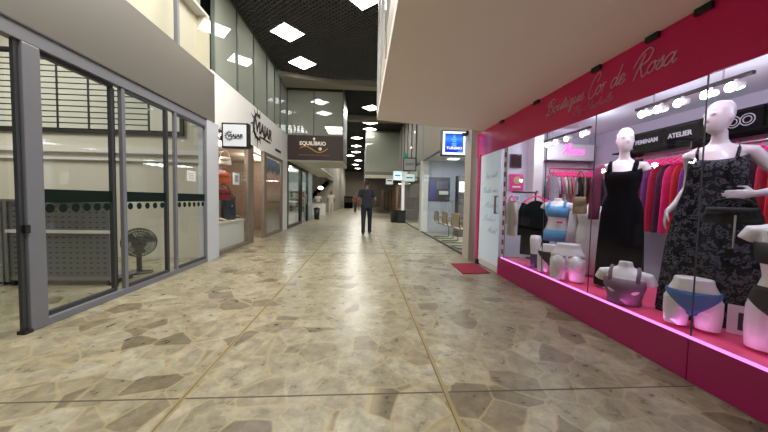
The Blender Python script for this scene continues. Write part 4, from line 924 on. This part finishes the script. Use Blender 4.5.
sc_.loft(Rr).build('shoulder_scarf', SCF, m1, smooth=True)
hb = handbag('handbag', 'beige handbag hanging by a long strap beside the black dress mannequin', (2.47,3.14,1.08), srgb(160,138,116), .14,.19,.055, math.radians(-62), strap=.3)
# leopard mannequin
m2 = thing('mannequin', 'white mannequin in a long leopard print strap dress, hand on hip', 'mannequin', (2.78,2.11,.297), math.radians(-58)); m2.scale = (.975,.975,.975)
mb = MB(); female(mb, turn=-.62, arms={1: [(.17,.0,1.35),(.26,.03,1.22),(.37,.05,1.1),(.31,-.04,1.05),(.2,-.13,1.02)], -1: [(-.165,.03,1.345),(-.16,.13,1.22),(-.18,.17,1.08),(-.23,.12,.95),(-.285,.05,.86)]})
hand(mb, (.2,-.13,1.02), (-.95,-.25,-.05), (0.1,.1,1), (.3,-1,.1), 1.0, .18)
hand(mb, (-.285,.05,.86), (-.1,-.2,-1), (.3,-1,.1), (-1,-.2,0), 1.0, .3)
mb.build('body', pbr('mannequin_grey_white', srgb(196,190,194), .35, coat=.2), m2, remesh=.008, sm_iter=5)
dress(m2, leopard_mat(), [(.0,.0,.31,.21),(.3,.0,.295,.2),(.6,.01,.275,.175),(.84,.012,.24,.15),(.95,.008,.21,.135),(1.06,-.003,.18,.125),(1.14,-.012,.17,.124),(1.2,-.022,.166,.138),(1.26,-.022,.164,.13),(1.33,-.005,.158,.105)], st2, 11, amp=.05)
cb = handbag('hanging_handbag', 'small black flap bag with a chain hanging under the leopard mannequin hand', (2.50,1.80,1.08), srgb(14,14,16), .26,.11,.07, math.radians(-58), strap=.06)
MB().tube([(.02,-.045,.06),(.02,-.048,-.16)], .006, 6).build('chain_tassel', METAL, cb)

# partial forms standing on the platform
def form_rings(mb, rows, seg=22): mb.rings(rows, seg)
def bust(label, loc, rz, cloth, sc=1):
    t = thing('bust_form', label, 'mannequin', loc, rz); t.scale = (sc,)*3
    mb = MB(); mb.rings([(0,0,0,.125,.085),(.05,0,0,.122,.084),(.12,0,-.01,.135,.1),(.18,0,-.02,.148,.112),(.23,0,-.012,.155,.1),(.29,0,.0,.165,.078),(.325,0,.006,.12,.06),(.35,0,.01,.06,.048),(.40,0,.006,.05,.047)], 22)
    for s in (-1,1): mb.ell((s*.068,-.084,.155),(.055,.042,.05)); mb.tube([(s*.1,.0,.28),(s*.17,.0,.27),(s*.2,.0,.2)], [.05,.05,.044], 14)
    mb.build('body', MANN, t, remesh=.008, sm_iter=4)
    c = MB(); c.rings([(.0,0,0,.131,.091),(.05,0,0,.128,.09),(.12,0,-.01,.141,.11),(.17,0,-.025,.157,.136),(.215,0,-.018,.16,.122),(.245,0,-.008,.158,.1)], 30, cap=False)
    for s in (-1,1): c.tube([(s*.1,-.1,.22),(s*.105,-.06,.3),(s*.1,.0,.345),(s*.1,.06,.31),(s*.09,.09,.22)], .014, 6)
    c.build('crop_top', cloth, t, smooth=True, solid=.004)
    return t
bust('white bust form in a taupe crop top on the pink platform', (2.385,2.44,.305), math.radians(-50), pbr('taupe', srgb(122,92,112), .8), .94)
def hips(label, loc, rz, cloth, sc=1, back=False, thong=False, band=None, tilt=0):
    t = thing('hip_form', label, 'mannequin', loc, rz); t.scale = (sc,)*3
    mb = MB(); mb.rings([(.16,0,.012,.17,.115),(.24,0,.014,.172,.118),(.31,0,.008,.155,.106),(.37,0,0,.128,.09),(.42,0,0,.118,.084)], 22)
    for s in (-1,1):
        mb.tube([(s*.09,.01,.24),(s*.092,.008,.12),(s*.095,0,.0)], [.088,.086,.075], 16); mb.ell((s*.078,.085,.2),(.086,.085,.1))
    mb.build('body', MANN, t, remesh=.008, sm_iter=3)
    c = MB(); e = .005
    if thong:
        c.rings([(.27,0,.011,.171,.117),(.31,0,.008,.162,.112)], 30, cap=False)
        c.tube([(0,.12,.29),(0,.135,.23),(0,.105,.15),(0,.03,.1),(0,-.08,.14),(0,-.11,.28)], .012, 6)
    else:
        # briefs: waist band ring with leg cut-outs that rise at the sides
        R = []
        for lvl in range(6):
            f = lvl/5; ring = []
            for k in range(36):
                a = 2*PI*k/36; side = abs(math.cos(a))
                zlow = .13 + .16*side**1.2; z = zlow + (.315 - zlow)*f
                rr = .172 if z < .25 else .172 - (z-.25)*.2
                ry = .122 if z < .25 else .122 - (z-.25)*.13
                yb = .03 if (math.sin(a) > 0 and z < .28) else 0
                ring.append(((rr+e)*math.cos(a), .012 + (ry + e + yb*math.sin(a))*math.sin(a), z))
            R.append(ring)
        c.loft(R, cap=False)
        c.ell((0,.0,.13),(.04,.1,.03))
    c.build('briefs', cloth, t, smooth=True, solid=.003)
    return t
hips('white hip form in blue briefs on the pink platform near the leopard dress', (2.42,1.93,.312), math.radians(-50), pbr('blue_brief', srgb(70,104,160), .7), .86)
hips('large white hip form in a white thong seen from behind on the platform', (2.38,3.17,.312), math.radians(140), pbr('white_brief', srgb(206,190,194), .7), 1.0, thong=True)
hips('white hip form in high black briefs, small and left of the thong form', (2.40,3.5,.312), math.radians(-40), pbr('black_brief', srgb(20,18,22), .7), .86)
lf = thing('leg_form', 'white upright leg form with dark lace stocking top on the platform', 'mannequin', (2.38,3.80,.297))
MB().tube([(0,0,.0),(0,0,.12),(0,.0,.25),(0,0,.4),(0,0,.45)], [.05,.052,.06,.072,.06], 18).build('body', MANN, lf, smooth=True); MB().tube([(0,0,.01),(0,0,.12),(0,0,.2)], [.055,.057,.062], 18, cap=False).build('stocking', pbr('lace_dark', srgb(60,40,84), .8), lf, smooth=True)
# bikini torso at the right edge
bk_ = thing('torso_form', 'white torso form in black bra and wide briefs nearest on the right', 'mannequin', (2.56,1.54,.312-.58*.95), math.radians(-52)); bk_.scale = (.95,)*3
mb = MB(); female(mb, legs=False, head=False)
for s in (-1,1): mb.tube([(s*.085,.01,.86),(s*.09,.006,.7),(s*.09,.0,.58)], [.088,.086,.078], 16)
mb.build('body', MANN, bk_, remesh=.008)
BB = pbr('black_knit', srgb(20,18,22), .7, bump=.4, scale=60, stretch=(1,1,6))
c = MB(); c.rings([(1.15,0,-.012,.137,.104),(1.19,0,-.02,.15,.13),(1.23,0,-.03,.154,.138),(1.265,0,-.02,.156,.122),(1.285,0,-.01,.158,.107)], 30, cap=False)
for s in (-1,1): c.tube([(s*.09,-.12,1.26),(s*.1,-.08,1.33),(s*.1,.0,1.4),(s*.1,.06,1.35),(s*.09,.09,1.27)], .008, 6)
c.build('bra', BB, bk_, smooth=True, solid=.004)
R = []
for lvl in range(6):
    f = lvl/5; ring = []
    for k in range(40):
        a = 2*PI*k/40; side = abs(math.cos(a)); zl = .775 + .13*side**1.3; z = zl + (1.0-zl)*f
        rr = .178 if z < .86 else .178 - (z-.86)*.29; ry = .123 if z < .86 else .123 - (z-.86)*.19
        ring.append((rr*math.cos(a), .01 + ry*math.sin(a), z))
    R.append(ring)
MB().loft(R, cap=False).build('briefs', BB, bk_, smooth=True, solid=.003)
# blue set torso on pole
bt = thing('torso_form', 'white torso form in light blue bralette and briefs on a pole stand', 'mannequin', (2.70,3.84,.297), math.radians(-45)); bt.scale = (.95,)*3
mb = MB(); o_ = .38
mb.rings([(.02+o_,0,.012,.165,.11),(.1+o_,0,.012,.17,.115),(.18+o_,0,.008,.155,.106),(.26+o_,0,0,.128,.09),(.32+o_,0,-.004,.116,.082),(.4+o_,0,-.01,.13,.095),(.46+o_,0,-.018,.142,.108),(.5+o_,0,-.015,.15,.1),(.55+o_,0,.002,.16,.074),(.58+o_,0,.008,.11,.06),(.60+o_,0,.01,.058,.05),(.64+o_,0,.006,.048,.046)], 22)
for s in (-1,1): mb.ell((s*.066,-.08,.43+o_),(.055,.042,.05)); mb.tube([(s*.1,.0,.54+o_),(s*.165,.0,.53+o_),(s*.19,.0,.48+o_)], [.048,.048,.042], 14)
mb.build('body', MANN, bt, remesh=.008)
BL = pbr('light_blue_set', srgb(92,158,206), .7)
c = MB(); c.rings([(.37+o_,0,-.008,.132,.1),(.42+o_,0,-.02,.148,.126),(.46+o_,0,-.03,.15,.132),(.5+o_,0,-.02,.152,.112),(.525+o_,0,-.008,.155,.095)], 30, cap=False)
for s in (-1,1): c.tube([(s*.1,-.1,.5+o_),(s*.1,-.05,.57+o_),(s*.1,.0,.59+o_),(s*.09,.07,.52+o_)], .016, 6)
c.build('bralette', BL, bt, smooth=True, solid=.004)
MB().rings([(.015+o_,0,.012,.171,.116),(.1+o_,0,.012,.176,.121),(.18+o_,0,.008,.162,.112)], 30, cap=False).build('shorts', BL, bt, smooth=True, solid=.003)
MB().tube([(0,0,.012),(0,0,.42)], .015).build('stand_pole', METAL, bt); stand(bt, .4)
MB().box(.02,-.135,.28+o_,.09,-.105,.31+o_).build('pink_tag', pbr('ptag', srgb(196,60,110), .5), bt)
# white lace robe form
wr_ = thing('dress_form', 'dress form in a white lace robe between the blue set and black dress', 'mannequin', (2.86,3.44,.297), math.radians(-45)); wr_.scale = (.95,)*3
mb = MB(); mb.rings([(.25,0,0,.15,.1),(.45,0,.01,.165,.11),(.6,0,0,.13,.09),(.68,0,-.004,.118,.084),(.76,0,-.01,.135,.1),(.82,0,-.015,.145,.105),(.88,0,.0,.15,.08),(.9,0,.004,.1,.06),(.92,0,.01,.05,.045),(.95,0,.01,.04,.04)], 22); mb.build('body', MANN, wr_, remesh=.009)
LACE = pbr('white_lace', srgb(200,196,196), .85, vary=.25, scale=40)
dress(wr_, LACE, [(.03,0,.17,.14),(.3,0,.175,.14),(.5,.01,.178,.126),(.62,0,.145,.105),(.7,-.004,.132,.098),(.78,-.014,.15,.118),(.85,-.012,.162,.112),(.89,.0,.165,.095)], [[(s*.09,-.09,.87),(s*.1,-.03,.91),(s*.1,.06,.88)] for s in (-1,1)], 13, name='lace_robe')
for s in (-1,1): MB().tube([(s*.12,0,.88),(s*.19,0,.82),(s*.2,-.01,.6),(s*.205,-.03,.42)], [.045,.05,.055,.065], 14).build('sleeve', LACE, wr_, smooth=True)
# pricing card
pc = thing('price_card', 'white photo card leaning behind the blue brief form', 'card', (2.66,1.80,.297), math.radians(-55)); MB().obox((0,0,.105),(.16,.006,.2),(-.14,0,0)).build('card', WHITE, pc); MB().obox((.01,-.0125,.10),(.08,.003,.12),(-.14,0,0)).build('printed_figure', BLACK, pc)

# --- clothes rails
HANGP = pbr('pink_hanger', srgb(240,50,130), .4, emit=.3, ecol=srgb(232,50,120)); HANGB = pbr('black_hanger', srgb(20,20,20), .4)  # pink hangers get added emission to read brighter; they are no lamps
def garment_proto(name, label, cat, length, wtop, wbot, mat, hang, sleeves=0, group=None, thick=.05, slr=.045):
    """hangs in the local XZ plane, hook top at z=0"""
    t = thing(name, label, cat, (0,0,0), 0, group)
    h = MB(); h.tube([(.0,0,-.06),(0,0,-.035),(.018,0,-.018),(.022,0,.006),(0,0,.026),(-.02,0,.012)], .0035, 5); h.tube([(-wtop*.48,0,-.15),(-.05,0,-.075),(0,0,-.06),(.05,0,-.075),(wtop*.48,0,-.15)], .012, 6); h.tube([(-wtop*.48,0,-.15),(wtop*.48,0,-.15)], .005, 5)
    h.build('hanger', hang, t)
    R = []; seg = 28
    for i in range(9):
        f = i/8; z = -.10 - .03*(1-min(1,f*6)) - f*(length)
        w = (wtop*.30 + (wtop*.5-wtop*.30)*min(1,f*5)) if f < .2 else wtop*.5 + (wbot*.5 - wtop*.5)*(f-.2)/.8
        ring = []
        for k in range(seg):
            a = 2*PI*k/seg; x = w*math.cos(a); y = thick*.5*math.sin(a)*(1 + .35*f*math.sin(7*x/ max(wbot,.1) + 1.3*f))
            ring.append((x, y, z - (.05*(abs(x)/max(w,.01))**2 if i == 0 else 0)))
        R.append(ring)
    MB().loft(R, cap=False).build('garment', mat, t, smooth=True)
    if sleeves:
        for s in (-1,1): MB().tube([(s*wtop*.44,0,-.17),(s*wtop*.55,0,-.3),(s*wtop*.58,0,-.17-sleeves)], [slr,slr*1.1,slr*.9], 10).build('sleeve', mat, t, smooth=True)
    return t
def rail(name, label, x0, y0, x1, y1, z, zf, mat, posts=True):
    t = thing(name, label, 'clothes rail', (x0,y0,zf)); d = Vector((x1-x0, y1-y0, 0))
    MB().tube([(0,0,z-zf), (d.x,d.y,z-zf)], .012, 8).build('rail', mat, t, smooth=True)
    for f in (0,1):
        p = d*f
        if posts: MB().tube([(p.x,p.y,.02),(p.x,p.y,z-zf)], .012, 8).build('post', mat, t, smooth=True); n = Vector((-d.y,d.x,0)).normalized()*.2; MB().tube([p-n+Vector((0,0,.012)), p+n+Vector((0,0,.012))], .012, 8).build('foot', mat, t)
    return t
# back-wall rail: colourful garments on pink hangers
rail('clothes_rail', 'steel clothes rail of bright garments on pink hangers along the boutique back wall', 4.05,1.0,4.05,4.35,1.88, .0, METAL)
cols = [('magenta',srgb(206,24,100)),('purple',srgb(90,26,84)),('red',srgb(190,30,40)),('orange',srgb(206,110,40)),('dark red',srgb(120,20,44)),('violet',srgb(110,50,120)),('crimson',srgb(176,20,60)),('plum',srgb(70,24,60))]
cm = {n: pbr('cloth_'+n.replace(' ','_'), c, .8, vary=.25, scale=14) for n, c in cols}
order = [0,1,2,3,4,5,6,7,0,2,5,6,3,1,4,0,7,6,2,5,0,4,6,1,0,6,4,2,5,0,6,7,1,0]
g0 = garment_proto('hanging_dress', 'x', 'dress', .95, .40, .46, cm['magenta'], HANGP, 0, 'bright garments on pink hangers', .04)
n = 33; cnt = {}; ORD = ['','first','second','third','fourth','fifth','sixth','seventh','eighth']
for i in range(n):
    y = 4.25 - i*.096; nm = cols[order[i % len(order)]][0]
    pos = 'from the far end' 
    cnt[nm] = cnt.get(nm, 0) + 1; lab = f'{ORD[cnt[nm]]} {nm} dress from the far end of the back-wall rail'
    o = g0 if i == 0 else dup(g0, (0,0,0))
    o.location = (4.05, y, 1.88); o.rotation_euler = (0,0,random.uniform(-.06,.06)); o['label'] = lab
    for ch in o.children:
        if ch.name.startswith('garment'): omat(ch, cm[nm])
# far rail: dark and pale garments under the air conditioner
rail('clothes_rail', 'pink-topped clothes rail of patterned garments under the air conditioner', 3.40,5.1,4.36,5.1,1.83, 0, pbr('rail_rose', srgb(150,40,70), .4))
c2 = [('pale grey',srgb(176,176,184)),('white',srgb(206,206,210)),('rose',srgb(190,110,130)),('black',srgb(24,22,28)),('charcoal',srgb(56,54,60)),('dusty green',srgb(120,140,130)),('beige',srgb(176,150,130)),('burgundy',srgb(90,30,44))]
cm2 = {n: pbr('cloth2_'+n.replace(' ','_'), c, .85, vary=.5, scale=22) for n, c in c2}
ord2 = [0,2,1,6,2,0,3,4,3,7,5,4,3,4]
g1 = garment_proto('hanging_blouse', 'x', 'blouse', .7, .38, .4, cm2['white'], HANGP, .3, 'garments under the air conditioner', .032, .018)
cnt = {}
for i, k in enumerate(ord2):
    o = g1 if i == 0 else dup(g1, (0,0,0)); o.location = (3.47+i*.062, 5.1, 1.83); o.rotation_euler = (0,0,PI/2 + random.uniform(-.03,.03))
    cnt[k] = cnt.get(k, 0) + 1; o['label'] = f'{ORD[cnt[k]]} {c2[k][0]} blouse from the left on the rail under the air conditioner'
    for ch in o.children:
        if ch.name.split('.')[0] in ('garment','sleeve'): omat(ch, cm2[c2[k][0]])
# low rack near the window with black garments
lr = thing('clothes_rail', 'low black clothes rail behind the decorated strip holding dark jackets', 'clothes rail', (2.57,4.12,.297))
MB().tube([(0,0,1.063),(.19,.34,1.063)], .012, 8).build('rail', BLACK, lr, smooth=True); MB().tube([(.19,.34,1.063),(-.2,.34,1.063)], .012, 8).build('side_rail', BLACK, lr, smooth=True)
MB().tube([(.19,.34,.01),(.19,.34,1.063)], .014, 8).build('post', BLACK, lr, smooth=True); MB().rings([(0,.19,.34,.12,.09),(.012,.19,.34,.12,.09)],16).build('foot_plate', BLACK, lr)
g2 = garment_proto('hanging_jacket', 'x', 'jacket', .86, .37, .40, pbr('black_cloth', srgb(10,10,14), .9, vary=.3, scale=10, spec=.08), HANGP, .5, 'garments on the low window rail', .06, .035)
labs = ['black jacket on a pink hanger, front of the low window rail', 'black jacket on a pink hanger, behind the front one on the low rail']
for i, (x, y, rz) in enumerate(((2.608,4.188,-30),(2.68,4.317,-30))):
    o = g2 if i == 0 else dup(g2, (0,0,0))
    o.location = (x, y, 1.36); o.rotation_euler = (0,0,math.radians(rz)); o['label'] = labs[i]
g3 = garment_proto('hanging_jacket', 'cream jacket at the back left of the low window rail', 'jacket', .6, .24, .27, pbr('cream_cloth', srgb(196,190,176), .85), HANGP, .35, 'garments on the low window rail', .05, .025)
g3.location = (2.37,4.46,1.36); g3.rotation_euler = (0,0,PI/2)

# --- air conditioner, neon, posters
ac = thing('air_conditioner', 'white wall air conditioner with pink neon script on the boutique far wall', 'air conditioner', (3.9,5.41,2.0))
MB().box(-.47,-.2,0,.47,0,.31).build('body', WHITEG, ac, bevel=.02); MB().box(-.44,-.19,-.012,.44,-.04,0).build('louvre', GREYD, ac)
MB().box(-.4,-.01,.03,.4,.004,.28).build('wall_mount', GREYD, ac)
script('pink_lettering', 'Rosas', .075, emis('neon_pink', (1,.12,.55), 2.2), (-.2,-.202,.12), '-y', ac, r=.009, width=.42)
def wallpic(name, label, cat, x0, x1, z0, z1, mat, rim):
    t = thing(name, label, cat, ((x0+x1)/2,5.40,(z0+z1)/2)); w, h_ = (x1-x0)/2, (z1-z0)/2
    MB().box(-w,-.012,-h_,w,.0,h_).build('frame', rim, t); MB().box(-w+.02,-.016,-h_+.02,w-.02,-.012,h_-.02).build('print', mat, t); return t
wallpic('framed_picture', 'small dark brown framed picture on the boutique white wall', 'picture', 2.80,3.03,1.86,2.12, pbr('dkpic', srgb(58,36,36), .95, vary=.4, scale=9), BLACK)
pk = wallpic('pink_poster', 'pink poster with pale oval drawing below the dark picture', 'poster', 2.80,3.08,1.42,1.74, pbr('pkp', srgb(222,70,130), .9), pbr('pkr', srgb(230,90,150), .5))
MB().ell((.01,-.018,.04),(.08,.003,.07)).build('oval_drawing', pbr('ov', srgb(190,170,130), .95), pk); MB().box(-.08,-.02,-.1,.08,-.0165,-.07).build('caption_strip', WHITE, pk)
nt_ = wallpic('notice_card', 'small pale blue notice card below the pink poster', 'notice', 2.86,3.02,1.22,1.34, pbr('ncb', srgb(120,180,206), .5), WHITE)
# --- high shelf with boxes on back wall
hs = thing('wall_shelf', 'black high wall shelf over the bright garments', 'shelf', (4.22,3.2,2.02)); MB().box(-.17,-2.2,-.02,.17,1.3,0).build('board', BLACKM, hs)
for y in (-2.0,-.9,.2,1.1): MB().box(-.12,y-.01,-.14,.17,y+.01,-.02).build('bracket', BLACK, hs)
def lbox(label, y0, y1, body):
    t = thing('storage_box', label, 'box', (4.2,(y0+y1)/2,2.022), 0, 'black boxes on the high wall shelf'); w = (y1-y0)/2
    MB().box(-.15,-w,0,.15,w,.2).build('carton', BLACKM, t, bevel=.005); MB().box(-.155,-w-.004,.2,.155,w+.004,.225).build('lid', pbr('box_lid', srgb(18,19,25), .8, spec=.15), t)
    if body: text('lettering', body, .085, pbr('boxtxt', srgb(196,196,206), .5), (-.151,w*.8,.06), '-x', t, bold=.002, wscale=min(1, w*1.6/(.055*len(body))))
    else:
        mb = MB(); fn = mapfn((-.151,0,.1), '-x')
        for cx_ in (-.12,.0,.12):
            for r in (.06,.035): mb.tube([fn(cx_ + r*math.cos(a*PI/10), r*math.sin(a*PI/10), .003) for a in range(21)], .005, 5)
        mb.build('ring_emblem', pbr('ringe', srgb(176,176,186), .5), t)
lbox('black box with white lettering, far end of the high shelf', 3.70,4.14,'FEMINAM'); lbox('black box with dimmer lettering next to the lettered far box', 3.24,3.68,'ATELIER')
lbox('black box with ring emblems left of the leopard mannequin head', 2.72,3.2,None); lbox('black box with ring emblems right of the leopard mannequin head', 2.2,2.7,None); lbox('black box with ring emblems nearest on the high shelf', 1.66,2.18,None)
# --- track lights
BULB = emis('bulb_white', (.93,.96,1), 30)
def track(label, lamps, x, z):
    t = thing('ceiling_track_light', label, 'track light', (x,sum(lamps)/len(lamps),z+.06), 0, 'track lights in the boutique'); c = sum(lamps)/len(lamps); hw = (max(lamps)-min(lamps))/2 + .12
    MB().box(-.018,-hw,.0,.018,hw,.03).build('rail', BLACK, t); 
    for s in (-.6,.6): MB().tube([(0,hw*s,.03),(0,hw*s,.168)], .008, 6).build('hanger_rod', METAL, t)
    for y in lamps:
        l = MB().tube([(0,y-c,0),(0,y-c,-.03)], .014, 8).tube([(.05,y-c,-.045),(-.05,y-c+.0,-.07)], [.035,.045], 14).build('lamp', WHITE, t, smooth=True)
        MB().ell((-.055,y-c,-.072),(.02,.042,.042)).build('bulb', BULB, l, smooth=True)
track('white five-lamp ceiling track light above the mannequins', [3.23,3.05,2.84,2.60,2.41], 3.3, 2.27)
track('white four-lamp ceiling track light near the air conditioner', [5.1,4.86,4.6,4.25], 3.38, 2.27)

# ------------------------------------------------------------------ lights
def area(name, loc, size, power, col=(1,1,1), rot=(0,0,0), sy=None):
    l = bpy.data.lights.new(name, 'AREA'); l.energy = power; l.color = col; l.size = size
    if sy: l.shape = 'RECTANGLE'; l.size_y = sy
    o = bpy.data.objects.new(name, l); COL.objects.link(o); o.location = loc; o.rotation_euler = rot; return o
def point(name, loc, power, col=(1,1,1), r=.08):
    l = bpy.data.lights.new(name, 'POINT'); l.energy = power; l.color = col; l.shadow_soft_size = r
    o = bpy.data.objects.new(name, l); COL.objects.link(o); o.location = loc; return o
WARM = (1,.97,.91)
area('lamp_panel_behind', (-1.4,.5,5.4), 2.2, 165, WARM); area('lamp_panel_mid', (-1.3,4.6,5.4), 2.0, 240, WARM)
for y in (14,19,25,31,38): area('lamp_far_%d' % y, (-.6,y,5.3), 1.6, 150, WARM)
area('lamp_hall', (-6,3.2,4.5), 2.5, 150, (1,.99,.94)); pass
for y in (6.6,7.5,9.2,10.2): point('lamp_wood_shop_%d' % (y*10), (-3.5,y,2.3), 26, (1,.92,.82))
for y in (12.2,14.4): point('lamp_glass_shop_%d' % (y*10), (-3.6,y,2.3), 40, (.9,1,1))
area('lamp_far_right', (1.4,23,2.5), 1.2, 60, (1,.9,.78)); area('lamp_end', (0,42,4.5), 2.5, 160, (1,.95,.88)); point('lamp_recess', (-4.4,20,2.9), 60, (1,.95,.85));  # far-right and end lights are added fills that brighten those dim walls
area('lamp_agency', (3.7,8.0,2.6), 1.8, 150, (.86,.93,1)); area('lamp_next', (3.3,14,2.6), 1.6, 110, (.95,.97,1))
for y in (.9,1.6,2.41,3.05,4.0,4.9): point('lamp_boutique_%d' % (y*100), (3.35,y,2.2), 6, (.78,.86,1), .05)
area('lamp_fascia_up', (2.31,2.6,2.13), .06, 16, (.82,.9,1), (math.radians(180),0,0), sy=3.6)
area('lamp_fascia_led', (2.36,2.6,2.44), .06, 26, (.78,.87,1), (0,math.radians(-25),0), sy=3.6)
area('lamp_pink_strip', (2.32,2.6,.33), .05, 1.5, (1,.25,.8), (0,math.radians(180+50),0), sy=3.6)

w = bpy.data.worlds.new('World'); bpy.context.scene.world = w; w.use_nodes = True
w.node_tree.nodes['Background'].inputs[0].default_value = (.9,.92,1,1); w.node_tree.nodes['Background'].inputs[1].default_value = .17

# ------------------------------------------------------------------ camera
f, yaw, pitch, roll, cx, cy = 287.945, .0640413, .0455592, .0185934, 381.306, 212.803
F = Vector((math.sin(yaw)*math.cos(pitch), math.cos(yaw)*math.cos(pitch), -math.sin(pitch)))
r = Vector((math.cos(yaw), -math.sin(yaw), 0)); u = r.cross(F)
R_ = math.cos(roll)*r + math.sin(roll)*u; U_ = -math.sin(roll)*r + math.cos(roll)*u
cd = bpy.data.cameras.new('Camera'); co = bpy.data.objects.new('Camera', cd); COL.objects.link(co)
cd.sensor_width = 36; cd.lens = f*36/768; cd.shift_x = -(cx-384)/768; cd.shift_y = (cy-216)/768; cd.clip_start = .05; cd.clip_end = 200
co.matrix_world = Matrix(((R_.x,U_.x,-F.x,0),(R_.y,U_.y,-F.y,0),(R_.z,U_.z,-F.z,1.2),(0,0,0,1)))
sc = bpy.context.scene; sc.camera = co
sc.view_settings.view_transform = 'Standard'; sc.view_settings.look = 'None'; sc.view_settings.exposure = 0
sc.cycles.use_denoising = True; sc.cycles.max_bounces = 10; sc.cycles.transparent_max_bounces = 16; sc.cycles.sample_clamp_indirect = 6
